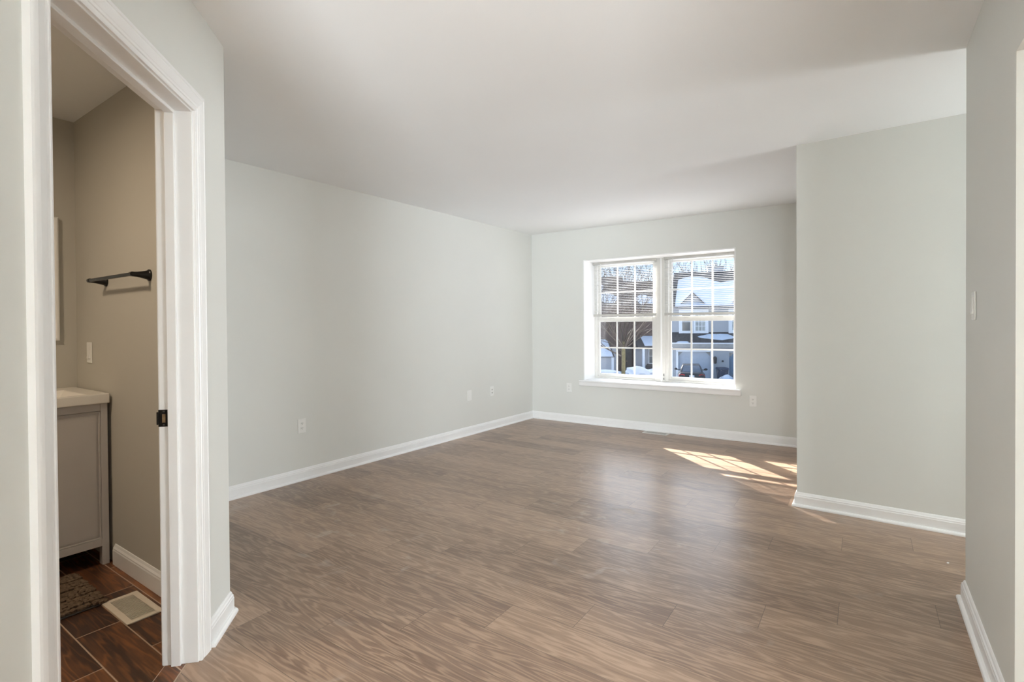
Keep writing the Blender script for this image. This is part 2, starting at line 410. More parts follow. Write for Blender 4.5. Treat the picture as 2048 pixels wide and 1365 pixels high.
wall('wall_diagonal', [
    ([D(SL - 0.018, 0), D(SL - 0.018, 0.115), Q1, Q0], 0, H),
    ([D(SR + 0.018, 0), D(SR + 0.018, 0.115), D(SL - 0.018, 0.115), D(SL - 0.018, 0)], ZH + 0.018, H)], M['wall'], 'pale grey diagonal wall around the bathroom door')
wall('wall_front_left', [[Q0, Q1, (Q1[0], -3.5), (Q0[0], -3.5)]], M['wall'], 'grey wall left of the camera')
wall('wall_front', [
    ([(-1.1, -3.5), (0.36, -3.5), (0.36, -3.62), (-1.1, -3.62)], 0, H),
    ([(2.20, -3.5), (3.3, -3.5), (3.3, -3.62), (2.20, -3.62)], 0, H),
    ([(0.36, -3.5), (2.20, -3.5), (2.20, -3.62), (0.36, -3.62)], 2.08, H)], M['wall'], 'grey rear wall with the added sliding door')
wall('wall_kitchen', [[(3.3, -3.62), (3.3, -0.4), (3.42, -0.4), (3.42, -3.62)], [(XR + 0.115, -0.4), (XR + 0.115, -0.28), (7.0, -0.28), (7.0, -0.4)]], M['wall'], 'grey kitchen wall behind the camera')

# thin skim of the dim-toned wall paint on the bathroom side of the shared wall
wall('wall_bathroom_back', [[(-3.80, 1.017), (-3.80, 1.0205), (-2.3296, 1.0205), (-2.3296, 1.017)]], M['dim_wall'], 'greige bathroom wall with the towel bar')

# ------------------------------------------------------------------ baseboards (profile swept with mitres; room on the right of the path)
BASE = [(0, 0), (0.029, 0), (0.029, 0.007), (0.0265, 0.013), (0.021, 0.0175), (0.0145, 0.019), (0.0145, 0.066), (0.0125, 0.071), (0.0125, 0.077), (0.0085, 0.082), (0.0065, 0.089), (0.003, 0.0945), (0, 0.0955)]
BASE_PLAIN = [(0, 0), (0.0145, 0), (0.0145, 0.074), (0.0125, 0.080), (0.0125, 0.085), (0.007, 0.093), (0.003, 0.104), (0, 0.105)]
def offset_path(path, w):
    out = []
    n = len(path)
    def nrm(a, b):
        d = Vector((b[0] - a[0], b[1] - a[1])).normalized(); return Vector((d.y, -d.x))
    for i, p in enumerate(path):
        if i == 0: o = nrm(path[0], path[1]) * w
        elif i == n - 1: o = nrm(path[-2], path[-1]) * w
        else:
            a, b = nrm(path[i - 1], p), nrm(p, path[i + 1]); m_ = (a + b).normalized()
            o = m_ * (w / max(0.2, m_.dot(a)))
        out.append((p[0] + o.x, p[1] + o.y))
    return out
def sweep(bm, path, prof, i0, i1, z=0.0):
    rings = [[] for _ in path]
    for w, h in prof:
        op = offset_path(path, w)
        for k, p in enumerate(op): rings[k].append((p[0], p[1], z + h))
    loft(bm, rings[i0:i1 + 1])
PATH = [D(2.143), DE, LN, BL, BR, BK, BKR]
for nm, a, b, lb in (('baseboard_diagonal', 0, 2, 'white baseboard on the diagonal wall by the bathroom door'), ('baseboard_left', 2, 3, 'white baseboard along the left wall'),
                 ('baseboard_back', 3, 4, 'white baseboard under the window'), ('baseboard_far_right', 4, 6, 'white baseboard around the wall block on the right')):
    bm = bmesh.new(); sweep(bm, PATH, BASE, a, b); struct(nm, bm, M['trim'], lb, cat='baseboard')
bm = bmesh.new(); sweep(bm, [(2.45, 2.99), (XR, 2.99), (XR, OY1)], BASE, 0, 2)
struct('baseboard_near_right', bm, M['trim'], 'white baseboard at the right edge of the picture', cat='baseboard')
bm = bmesh.new(); sweep(bm, [(XR, OY0), (XR, -0.4)], BASE, 0, 1)
struct('baseboard_front_right', bm, M['trim'], 'white baseboard right of the camera', cat='baseboard')
bm = bmesh.new(); sweep(bm, [(Q0[0], -3.5), Q0, D(1.243)], BASE, 0, 2)
struct('baseboard_front_left', bm, M['trim'], 'white baseboard left of the bathroom door', cat='baseboard')
bm = bmesh.new(); sweep(bm, [(-3.245, 1.017), (-2.325, 1.017)], BASE_PLAIN, 0, 1)
struct('baseboard_bathroom', bm, M['trim'], 'white bathroom baseboard beside the vanity', cat='baseboard')

# ------------------------------------------------------------------ bathroom doorway: jamb, stop, casing, strike plate
def dpt(s, d, z):
    x, y = D(s, d); return (x, y, z)
def dbox(bm, s0, s1, d0, d1, z0, z1):
    prism(bm, [D(s0, d0), D(s1, d0), D(s1, d1), D(s0, d1)], z0, z1)
door = bpy.data.objects.new('door_1', None); C.objects.link(door)
tag(door, 'white painted door frame of the bathroom', 'door frame', None, 'structure')
bm = bmesh.new()
dbox(bm, SR, SR + 0.0175, -0.001, 0.12, 0, ZH); dbox(bm, SL - 0.0175, SL, -0.001, 0.12, 0, ZH); dbox(bm, SL - 0.0175, SR + 0.0175, -0.001, 0.12, ZH, ZH + 0.0175)
bm_obj('jamb', bm, M['trim'], door, 0.0015)
bm = bmesh.new()
dbox(bm, SR - 0.012, SR + 0.001, 0.055, 0.087, 0, ZH - 0.012); dbox(bm, SL - 0.001, SL + 0.012, 0.055, 0.087, 0, ZH - 0.012); dbox(bm, SL, SR, 0.055, 0.087, ZH - 0.012, ZH + 0.001)
bm_obj('door_stop', bm, M['trim'], door, 0.002)
CAS = [(0, 0), (0, 0.009), (0.004, 0.011), (0.010, 0.0115), (0.012, 0.0095), (0.016, 0.0095), (0.018, 0.0125), (0.026, 0.013), (0.029, 0.0145), (0.052, 0.0175), (0.058, 0.0165), (0.061, 0.0185), (0.067, 0.0175), (0.073, 0.0155), (0.073, 0)]
def casing(bm, sl, sr, zt, sign, dbase):
    rings = [[], [], [], []]
    for w, t in CAS:
        d = dbase - sign * t
        rings[0].append(dpt(sl - w, d, 0)); rings[1].append(dpt(sl - w, d, zt + w)); rings[2].append(dpt(sr + w, d, zt + w)); rings[3].append(dpt(sr + w, d, 0))
    loft(bm, rings)
bm = bmesh.new(); casing(bm, SL - 0.006, SR + 0.007, ZH + 0.006, 1, 0.0)
bm_obj('door_casing', bm, M['trim'], door)
bm = bmesh.new(); casing(bm, SL - 0.006, SR + 0.006, ZH + 0.006, -1, 0.115)
bm_obj('door_casing', bm, M['trim'], door)
bm = bmesh.new(); dbox(bm, SR - 0.0022, SR + 0.001, 0.090, 0.1215, 0.878, 0.940); dbox(bm, SR - 0.006, SR + 0.002, 0.1205, 0.126, 0.886, 0.932)
sp_ = bm_obj('strike_plate', bm, M['black'], door, 0.0008); sp_['label'] = 'black strike plate on the door jamb'
bm = bmesh.new(); dbox(bm, SR - 0.0028, SR + 0.001, 0.0975, 0.1085, 0.893, 0.924)
bm_obj('latch_hole', bm, M['brass'], sp_)
bm = bmesh.new()
bm.free()
for z in (0.8845, 0.934):
    bm = bmesh.new(); dbox(bm, SR - 0.003, SR + 0.001, 0.1005, 0.1065, z - 0.0025, z + 0.0025); bm_obj('screw', bm, M['duct'], sp_)

# ------------------------------------------------------------------ window
bm = bmesh.new()
box(bm, (WX0, yback(WX0) + 0.0005, WZ0), (WX0 + 0.012, YO - 0.01, WZ1)); box(bm, (WX1 - 0.012, yback(WX1) + 0.0005, WZ0), (WX1, YO - 0.01, WZ1)); box(bm, (WX0, yback(-2) + 0.001, WZ1 - 0.012), (WX1, YO - 0.01, WZ1))
struct('trim_1', bm, M['trim'], 'white liner boards of the deep window recess', cat='window trim')
bm = bmesh.new()
pf = [(YO - 0.03, WZ0 - 0.03), (YO - 0.03, WZ0 + 0.004), (5.742, WZ0 + 0.004), (5.732, WZ0 + 0.0015), (5.728, WZ0 - 0.006), (5.730, WZ0 - 0.016), (5.734, WZ0 - 0.020), (5.738, WZ0 - 0.060), (5.746, WZ0 - 0.068), (5.775, WZ0 - 0.070), (5.775, WZ0 - 0.03)]
xs = [(-2.945, WX0), (-1.075, WX1)]
# stool board with horns in front of the wall, then the inner board in the recess
v0 = [(-2.945, y if y < 5.79 else 5.79, z) for y, z in pf[2:]] ; 
r0, r1 = [], []
for y, z in pf[2:]:
    r0.append((-2.945, y, z)); r1.append((-1.072, y + 0.020, z))
loft(bm, [r0, r1])
box(bm, (WX0, 5.76, WZ0 - 0.03), (WX1, YO - 0.03, WZ0 + 0.004))
struct('trim_2', bm, M['trim'], 'deep white window sill with a moulded front edge', cat='window sill')

win = bpy.data.objects.new('window_1', None); C.objects.link(win)
tag(win, 'twin white double-hung window with muntin bars', 'window', None, 'structure')
FX0, FX1 = WX0 + 0.012, WX1 - 0.012
ZB, ZT = WZ0 + 0.004, WZ1 - 0.012
MUL0, MUL1 = -2.064, -1.968
units = [(FX0, MUL0 + 0.0), (MUL1, FX1)]
bm = bmesh.new()
box(bm, (MUL0, YW - 0.004, ZB), (MUL1, YO + 0.01, ZT))
mo = bm_obj('mullion', bm, M['vinyl'], win, 0.003)
bm = bmesh.new(); box(bm, (-2.024, YW - 0.0065, ZB), (-2.006, YW - 0.003, ZT)); bm_obj('mullion_seam', bm, M['trim'], mo, 0.001)
ZM = 1.305                                             # middle of the meeting rails
for u, (a, b) in enumerate(units):
    bm = bmesh.new()
    t = 0.038
    box(bm, (a, YW, ZB), (a + t, YO, ZT)); box(bm, (b - t, YW, ZB), (b, YO, ZT)); box(bm, (a + t, YW, ZB), (b - t, YO, ZB + 0.022)); box(bm, (a + t, YW, ZT - 0.03), (b - t, YO, ZT))
    fr = bm_obj('window_frame', bm, M['vinyl'], win, 0.003)
    # lower sash (inside track)
    s0, s1, y0, y1 = a + t, b - t, YW + 0.014, YW + 0.040
    st = 0.030
    bm = bmesh.new()
    lz0, lz1 = ZB + 0.022, ZM + 0.030
    box(bm, (s0, y0, lz0), (s0 + st, y1, lz1)); box(bm, (s1 - st, y0, lz0), (s1, y1, lz1)); box(bm, (s0 + st, y0, lz0), (s1 - st, y1, lz0 + 0.040)); box(bm, (s0 + st, y0, lz1 - 0.060), (s1 - st, y1, lz1))
    ls = bm_obj('lower_sash', bm, M['vinyl'], win, 0.003)
    g0, g1, gz0, gz1 = s0 + st, s1 - st, lz0 + 0.040, lz1 - 0.060
    bm = bmesh.new()
    for k in (1, 2):
        x = g0 + (g1 - g0) * k / 3
        box(bm, (x - 0.0085, y0 + 0.004, gz0), (x + 0.0085, y1 - 0.012, gz1))
    zz = (gz0 + gz1) / 2
    box(bm, (g0, y0 + 0.0055, zz - 0.0085), (g1, y1 - 0.0125, zz + 0.0085))
    bm_obj('muntin', bm, M['vinyl'], ls)
    bm = bmesh.new(); box(bm, (g0 - 0.004, y0 + 0.016, gz0 - 0.004), (g1 + 0.004, y0 + 0.0185, gz1 + 0.004)); bm_obj('pane', bm, M['glass'], ls)
    # upper sash (outside track)
    y0, y1 = YW + 0.044, YW + 0.070
    uz0, uz1 = ZM - 0.028, ZT - 0.03
    bm = bmesh.new()
    box(bm, (s0, y0, uz0), (s0 + st, y1, uz1)); box(bm, (s1 - st, y0, uz0), (s1, y1, uz1)); box(bm, (s0 + st, y0, uz0), (s1 - st, y1, uz0 + 0.045)); box(bm, (s0 + st, y0, uz1 - 0.028), (s1 - st, y1, uz1))
    us = bm_obj('upper_sash', bm, M['vinyl'], win, 0.003)
    gz0, gz1 = uz0 + 0.045, uz1 - 0.028
    bm = bmesh.new()
    for k in (1, 2):
        x = g0 + (g1 - g0) * k / 3
        box(bm, (x - 0.0085, y0 + 0.002, gz0), (x + 0.0085, y1 - 0.012, gz1))
    zz = (gz0 + gz1) / 2
    box(bm, (g0, y0 + 0.0035, zz - 0.0085), (g1, y1 - 0.0125, zz + 0.0085))
    bm_obj('muntin', bm, M['vinyl'], us)
    bm = bmesh.new(); box(bm, (g0 - 0.004, y0 + 0.015, gz0 - 0.004), (g1 + 0.004, y0 + 0.0175, gz1 + 0.004)); bm_obj('pane', bm, M['glass'], us)
    # two tilt latches on the meeting rail
    for x in ((g0 * 0.75 + g1 * 0.25), (g0 * 0.2 + g1 * 0.8)):
        bm = bmesh.new(); box(bm, (x - 0.03, YW + 0.008, lz1 - 0.016), (x + 0.03, YW + 0.016, lz1 - 0.011)); bm_obj('tilt_latch', bm, M['rail'], ls)

# chipped paint marks at the foot of the mullion
for z0, z1, x in ((0.615, 0.645, -1.986), (0.572, 0.598, -1.986)):
    bm = bmesh.new(); prism(bm, [(x - 0.004, YW - 0.0072), (x + 0.005, YW - 0.0072), (x + 0.004, YW - 0.003), (x - 0.003, YW - 0.003)], z0, z1); bm_obj('latch_mark', bm, M['slot'], mo)

# mini blinds
def blind(a, b, label):
    yb = YW - 0.030
    o = thing('mini_blind', label, 'blind', ((a + b) / 2, yb, ZT), group='mini blinds in the window recess')
    w = (b - a) / 2
    bm = bmesh.new(); box(bm, (-w, -0.018, -0.027), (w, 0.018, 0.0)); bm_obj('headrail', bm, M['rail'], o, 0.002)
    bm = bmesh.new()
    zbot = 1.372 - ZT
    n = 30; top = -0.040
    for i in range(n):
        z = top + (zbot + 0.016 - top) * i / (n - 1)
        r = []
        for k in range(5):
            yy = -0.0095 + 0.019 * k / 4
            r.append((yy, z + 0.0013 * (1 - (2 * k / 4 - 1) ** 2) - 0.06 * yy))
        prof = r + [(y, z_ - 0.0006) for y, z_ in r[::-1]]
        loft(bm, [[(-w + 0.006, y, z_) for y, z_ in prof], [(w - 0.006, y, z_) for y, z_ in prof]])
    bm_obj('slats', bm, M['blind'], o)
    bm = bmesh.new(); box(bm, (-w + 0.004, -0.0125, zbot - 0.030), (w - 0.004, 0.0125, zbot)); bm_obj('bottom_rail', bm, M['rail'], o, 0.004)
    for x in (-w + 0.05, w * 0.36 - 0.0, w - 0.05):
        bm = bmesh.new()
        for y in (-0.0135, 0.0135): tube(bm, [(x, y, -0.02), (x, y, zbot)], 0.0009, 5)
        bm_obj('ladder_cord', bm, M['blind'], o)
    bm = bmesh.new(); tube(bm, [(-w + 0.11, -0.021, -0.02), (-w + 0.11, -0.021, -0.66)], 0.004, 8); bm_obj('tilt_wand', bm, M['blind'], o)
blind(FX0 + 0.004, MUL0 + 0.002, 'white mini blind lowered over the upper half of the left window')
blind(MUL1 - 0.002, FX1 - 0.004, 'white mini blind lowered over the upper half of the right window')

# ------------------------------------------------------------------ outlets, switches, plates
def wall_plate(name, label, cat, loc, face_angle, kind, group=None):
    """plate stands on a wall; local -Y is the wall's outward normal, face_angle turns it about Z"""
    o = thing(name, label, cat, loc, face_angle, group)
    w, h = (0.035, 0.0575)
    bm = bmesh.new(); box(bm, (-w, -0.006, -h), (w, 0.0, h)); bm_obj('cover_plate', bm, M['plate'], o, 0.003)
    if kind == 'outlet':
        for s in (-1, 1):
            z = 0.0195 * s
            bm = bmesh.new()
            pts = [(0.0155 * math.cos(t), 0.0135 * max(-0.8, min(0.8, math.sin(t) * 1.15))) for t in [2 * PI * k / 20 for k in range(20)]]
            loft(bm, [[(x, -0.0055, z + y) for x, y in pts], [(x, -0.0078, z + y) for x, y in pts]])
            rc = bm_obj('receptacle', bm, M['plate'], o)
            bm = bmesh.new()
            box(bm, (-0.0075, -0.0082, z - 0.001), (-0.0050, -0.0070, z + 0.0075)); box(bm, (0.0050, -0.0082, z - 0.001), (0.0075, -0.0070, z + 0.0065))
            box(bm, (-0.0022, -0.0082, z - 0.0085), (0.0022, -0.0070, z - 0.0042))
            bm_obj('slots', bm, M['slot'], rc)
        bm = bmesh.new(); tube(bm, [(0, -0.005, 0), (0, -0.0075, 0)], 0.003, 10); bm_obj('screw', bm, M['plate'], o)
    elif kind == 'rocker':
        bm = bmesh.new()
        r = [(-0.006, 0.033), (-0.008, 0.033), (-0.0085, 0.0), (-0.0125, -0.033), (-0.006, -0.033)]
        loft(bm, [[(-0.0165, y, z) for y, z in r], [(0.0165, y, z) for y, z in r]])
        bm_obj('rocker', bm, M['plate'], o, 0.0008)
        for z in (-0.048, 0.048):
            bm = bmesh.new(); tube(bm, [(0, -0.005, z), (0, -0.0072, z)], 0.0028, 8); bm_obj('screw', bm, M['plate'], o)
    elif kind == 'blank':
        for z in (-0.042, 0.042):
            bm = bmesh.new(); tube(bm, [(0, -0.005, z), (0, -0.0072, z)], 0.003, 8); bm_obj('screw', bm, M['plate'], o)
    elif kind == 'coax':
        for z in (-0.018, 0.018):
            bm = bmesh.new(); tube(bm, [(0, -0.005, z), (0, -0.008, z), (0, -0.0081, z), (0, -0.0155, z)], [0.0085, 0.0085, 0.0048, 0.0048], 10); bm_obj('jack', bm, M['rail'], o)
    return o
LW = math.atan2(BL[0] - LN[0], BL[1] - LN[1])          # small skew of the left wall
def on_left(y): return BL[0] + (y - BL[1]) * math.tan(LW)
def left_pt(y, z): return (on_left(y) + 0.0003, y, z)
LA = PI / 2 - LW
wall_plate('outlet', 'white duplex outlet low on the left wall nearest the bathroom', 'outlet', left_pt(2.422, 0.439), LA, 'outlet', 'duplex outlets')
wall_plate('blank_plate', 'plain white blank cover plate on the left wall', 'wall plate', left_pt(4.485, 0.446), LA, 'blank')
wall_plate('cable_plate', 'small white cable jack plate on the left wall nearest the far corner', 'wall plate', left_pt(4.893, 0.451), LA, 'coax')
BA = math.atan(0.011)
wall_plate('outlet', 'white duplex outlet on the far wall left of the window sill', 'outlet', (-3.110, yback(-3.11) - 0.0003, 0.437), BA, 'outlet', 'duplex outlets')
wall_plate('outlet', 'white duplex outlet on the far wall right of the window sill', 'outlet', (-0.962, yback(-0.962) - 0.0003, 0.430), BA, 'outlet', 'duplex outlets')
wall_plate('light_switch', 'white rocker light switch on the near right wall', 'light switch', (XR - 0.0003, 2.768, 1.305), -PI / 2, 'rocker')
wall_plate('light_switch', 'small white rocker switch on the bathroom wall above the vanity', 'light switch', (-3.582, 1.0167, 1.102), 0, 'rocker')

# ------------------------------------------------------------------ floor registers
def register(label, x0, x1, y0, y1, m, nfin, rim):
    o = thing('floor_register', label, 'floor vent', ((x0 + x1) / 2, (y0 + y1) / 2, 0), 0, 'floor vents')
    w, d = (x1 - x0) / 2, (y1 - y0) / 2
    bm = bmesh.new()
    for a, b in (((-w, -d), (w, -d + rim)), ((-w, d - rim), (w, d)), ((-w, -d + rim), (-w + rim, d - rim)), ((w - rim, -d + rim), (w, d - rim))):
        box(bm, (a[0], a[1], 0.0), (b[0], b[1], 0.005))
    bmesh.ops.remove_doubles(bm, verts=bm.verts, dist=1e-5)
    bm_obj('frame', bm, m, o, 0.0015)
    bm = bmesh.new(); box(bm, (-w + rim, -d + rim, 0.0004), (w - rim, d - rim, 0.0009)); bm_obj('damper', bm, M['duct'], o)
    bm = bmesh.new()
    p = (2 * w - 2 * rim) / nfin
    for i in range(nfin):
        x = -w + rim + p * (i + 0.5)
        prism(bm, [(x - p * 0.19, -d + rim), (x + p * 0.19, -d + rim), (x + p * 0.19, d - rim), (x - p * 0.19, d - rim)], 0.001, 0.0042)
    bm_obj('louvers', bm, m, o)
    return o
register('cream metal floor vent on the bathroom tiles', -2.815, -2.525, 0.826, 0.962, M['cream'], 20, 0.024)
register('white floor vent at the baseboard under the window', -2.095, -1.815, 5.632, 5.757, M['grille'], 18, 0.02)

# ------------------------------------------------------------------ bathroom: vanity
van = thing('bathroom_vanity', 'small grey vanity cabinet with a white sink top', 'vanity', (-3.54, 0.700, 0))
VX, VY = 0.262, 0.300                                   # front (local +x) and half width
bm = bmesh.new()
lw = 0.030
for sx in (-1, 1):
    for sy in (-1, 1):
        x0, x1 = (VX - 0.045, VX) if sx > 0 else (-0.255, -0.22)
        y0, y1 = (VY - lw, VY) if sy > 0 else (-VY, -VY + lw)
        box(bm, (x0, y0, 0.0), (x1, y1, 0.845))
box(bm, (VX - 0.02, -VY + lw, 0.807), (VX - 0.001, VY - lw, 0.845)); box(bm, (VX - 0.02, -VY + lw, 0.100), (VX - 0.001, VY - lw, 0.138))
for sy in (-1, 1): box(bm, (-0.22, sy * (VY - 0.004) - 0.003, 0.10), (VX - 0.045, sy * (VY - 0.004) + 0.003, 0.845))
box(bm, (-0.25, -VY + lw, 0.10), (VX - 0.02, VY - lw, 0.118)); box(bm, (-0.253, -VY + lw, 0.10), (-0.243, VY - lw, 0.845))
bm_obj('cabinet_frame', bm, M['vanity'], van, 0.0015)
bm = bmesh.new()
y0, y1, z0, z1 = -VY + lw + 0.002, VY - lw - 0.002, 0.140, 0.805
rA = [(VX - 0.003, y0, z0), (VX - 0.003, y1, z0), (VX - 0.003, y1, z1), (VX - 0.003, y0, z1)]
def inset(r, k, x): return [(x, r[0][1] + k, r[0][2] + k), (x, r[1][1] - k, r[1][2] + k), (x, r[2][1] - k, r[2][2] - k), (x, r[3][1] + k, r[3][2] - k)]
loft(bm, [inset(rA, 0, VX - 0.022), rA, inset(rA, 0.004, VX - 0.003), inset(rA, 0.006, VX - 0.011), inset(rA, 0.015, VX - 0.011), inset(rA, 0.016, VX - 0.006)])
bm_obj('cabinet_door', bm, M['vanity'], van)
bm = bmesh.new()
tz0, tz1, xb, xf, yy = 0.846, 0.897, -0.2595, 0.280, 0.306
bx0, bx1, by = -0.10, 0.245, 0.215                      # basin opening
outer = [(xb, -yy), (xf, -yy), (xf, yy), (xb, yy)]
inner = [(bx0, -by), (bx1, -by), (bx1, by), (bx0, by)]
lo = [bm.verts.new((x, y, tz0)) for x, y in outer]; hi = [bm.verts.new((x, y, tz1)) for x, y in outer]
ih = [bm.verts.new((x, y, tz1)) for x, y in inner]
il = [bm.verts.new((x * 0.7 + 0.02, y * 0.72, tz1 - 0.085)) for x, y in inner]
for i in range(4):
    j = (i + 1) % 4
    bm.faces.new((lo[i], lo[j], hi[j], hi[i])); bm.faces.new((hi[i], hi[j], ih[j], ih[i])); bm.faces.new((ih[i], ih[j], il[j], il[i]))
bm.faces.new(il); 
bm.faces.new(lo[::-1])
bm_obj('sink_top', bm, M['counter'], van, 0.006, segs=3)
bm = bmesh.new()
tube(bm, [(-0.18, 0, tz1), (-0.18, 0, tz1 + 0.11), (-0.165, 0, tz1 + 0.135), (-0.13, 0, tz1 + 0.14), (-0.06, 0, tz1 + 0.115), (-0.05, 0, tz1 + 0.10)], [0.018, 0.014, 0.013, 0.012, 0.011, 0.010], 12)
bm_obj('faucet', bm, M['black'], van, smooth=True)

# mirror
mir = thing('bathroom_mirror', 'white framed mirror hanging above the vanity', 'mirror', (-3.7995, 0.685, 1.52))
bm = bmesh.new()
hw, hh = 0.250, 0.350
FR = [(0, 0), (0, 0.024), (0.006, 0.028), (0.014, 0.028), (0.020, 0.022), (0.032, 0.020), (0.044, 0.014), (0.050, 0.014), (0.050, 0)]
rings = []
for sy, sz in ((-1, -1), (1, -1), (1, 1), (-1, 1), (-1, -1)):
    rings.append([(t, sy * (hw - w), sz * (hh - w)) for w, t in FR])
loft(bm, rings, cap=False)
bmesh.ops.remove_doubles(bm, verts=bm.verts, dist=1e-6)
bm_obj('mirror_frame', bm, M['trim'], mir)
bm = bmesh.new(); box(bm, (0.004, -hw + 0.045, -hh + 0.045), (0.009, hw - 0.045, hh - 0.045)); bm_obj('mirror_glass', bm, M['mirror'], mir)

# towel bar
tb = thing('towel_bar', 'black metal towel bar with flared ends on the bathroom wall', 'towel bar', (-3.048, 1.0168, 1.487))
yb = -0.072
for sx in (-1, 1):
    x = 0.274 * sx
    bm = bmesh.new()
    prof = [(0.0, 0.027), (-0.006, 0.027), (-0.010, 0.022), (-0.022, 0.0185), (-0.038, 0.0150), (-0.052, 0.0125), (-0.064, 0.0112), (-0.073, 0.0115), (-0.079, 0.0090), (-0.082, 0.004)]
    loft(bm, [[(x + r * math.cos(2 * PI * k / 20), y, r * math.sin(2 * PI * k / 20)) for k in range(20)] for y, r in prof])
    bm_obj('mounting_post', bm, M['black'], tb, smooth=True)
bm = bmesh.new()
rr = 0.0085
tube(bm, [(-0.286, yb, 0), (-0.262, yb, 0), (-0.2615, yb, 0), (0.2615, yb, 0), (0.262, yb, 0), (0.286, yb, 0)], [0.0105, 0.0105, rr, rr, 0.0105, 0.0105], 14)
bm_obj('bar', bm, M['black'], tb, smooth=True)

# ceiling lamp of the bathroom (left of what the doorway shows)
vl = thing('ceiling_lamp', 'round frosted ceiling lamp of the bathroom', 'ceiling lamp', (-2.75, -0.10, 2.44))
def disc(bm, prof, n=28): loft(bm, [[(r * math.cos(2 * PI * k / n), r * math.sin(2 * PI * k / n), z) for k in range(n)] for r, z in prof])
bm = bmesh.new(); disc(bm, [(0.17, 0.0), (0.17, -0.02), (0.15, -0.03)]); bm_obj('lamp_base', bm, M['plate'], vl)
bm = bmesh.new(); disc(bm, [(0.15, -0.028), (0.145, -0.05), (0.11, -0.068), (0.05, -0.076)]); bm_obj('lamp_shade', bm, M['globe'], vl, smooth=True)
lamp('bathroom_lamp', 'AREA', (-2.75, -0.10, 2.355), 10.5, (1.0, 0.81, 0.60), (0, 0, -1), shape='DISK', size=0.22)

# bath mat
random.seed(5)
bmat = bpy.data.objects.new('bath_mat', None); C.objects.link(bmat)
bmat.location = (-3.03, 0.50, 0.0); tag(bmat, 'brown chenille bath mat in front of the vanity', 'bath mat')
bm = bmesh.new(); box(bm, (-0.222, -0.35, 0.0), (0.222, 0.345, 0.008)); bm_obj('backing', bm, M['duct'], bmat, 0.003)
bm = bmesh.new()
nx, ny = 22, 38
for i in range(nx):
    for j in range(ny):
        x = -0.213 + 0.426 * i / (nx - 1) + random.uniform(-.003, .003); y = -0.338 + 0.676 * j / (ny - 1) + random.uniform(-.004, .004)
        dip = 0.006 if (i % 5) == 0 else 0.0
        r = random.uniform(0.0105, 0.014)
        mtx = Matrix.Translation((x, y, 0.015 - dip + random.uniform(-.002, .002))) @ Matrix.Rotation(random.uniform(0, 6), 4, 'Z') @ Matrix.Diagonal((1.0, 1.25, 0.9, 1))
        bmesh.ops.create_icosphere(bm, subdivisions=1, radius=r, matrix=mtx)
bm_obj('pile', bm, M['mat'], bmat, smooth=True)['kind'] = 'stuff'

# crumbs on the floor
def crumb(label, x, y, s, m, rz):
    bm = bmesh.new(); prism(bm, [(-s, -s * .5), (s * .8, -s * .7), (s, s * .4), (-s * .6, s * .6)], 0, s * 0.8)
    o = bm_obj('floor_crumb', bm, m); o.location = (x, y, 0.0); o.rotation_euler = (0, 0, rz); tag(o, label, 'crumb')
crumb('tiny wood chip lying on the laminate at the bottom of the picture', -1.262, 1.218, 0.0075, M['chip'], 0.4)
crumb('tiny white paint fleck on the laminate near the right wall', 0.349, 3.42, 0.006, M['plate'], 1.2)

# unseen sliding door added behind the rear fill, and sidelight of the entry
sd = bpy.data.objects.new('door_2', None); C.objects.link(sd); tag(sd, 'white sliding glass door added in the unseen rear wall', 'sliding door', None, 'structure')
bm = bmesh.new()
for a, b in (((0.36, 0), (0.42, 2.08)), ((2.14, 0), (2.20, 2.08)), ((1.25, 0), (1.31, 2.08)), ((0.42, 0), (2.14, 0.06)), ((0.42, 2.02), (2.14, 2.08))):
    box(bm, (a[0], -3.60, a[1]), (b[0], -3.52, b[1]))
bm_obj('door_frame', bm, M['vinyl'], sd)
bm = bmesh.new(); box(bm, (0.41, -3.565, 0.05), (2.15, -3.56, 2.03)); bm_obj('pane', bm, M['glass'], sd)
sl_ = bpy.data.objects.new('window_2', None); C.objects.link(sl_); tag(sl_, 'narrow entry sidelight window', 'window', None, 'structure')
bm = bmesh.new()
for a, b in (((3.07, .4), (3.11, 2.0)), ((3.73, .4), (3.77, 2.0)), ((3.11, .4), (3.73, .44)), ((3.11, 1.96), (3.73, 2.0))): box(bm, (2.47, a[0], a[1]), (2.53, b[0], b[1]))
bm_obj('window_frame', bm, M['vinyl'], sl_)
bm = bmesh.new(); box(bm, (2.498, 3.10, .43), (2.502, 3.74, 1.97)); bm_obj('pane', bm, M['glass'], sl_)

# ================================================================== outside (local frame: x across, y away from us, z up)
EX = Vector((math.cos(YAW), math.sin(YAW), 0)); EY = Vector((-math.sin(YAW), math.cos(YAW), 0))
def W(l, z_, h=0.0): return EX * l + EY * z_ + Vector((0, 0, h))
def gz(Z):
    if Z < 42: return -3.1
    if Z < 60: return -3.1 - 1.15 * (Z - 42) / 18
    return -4.25
def othing(name, label, cat, l, Z, h=None, group=None):
    return thing(name, label, cat, W(l, Z, gz(Z) if h is None else h), YAW, group)

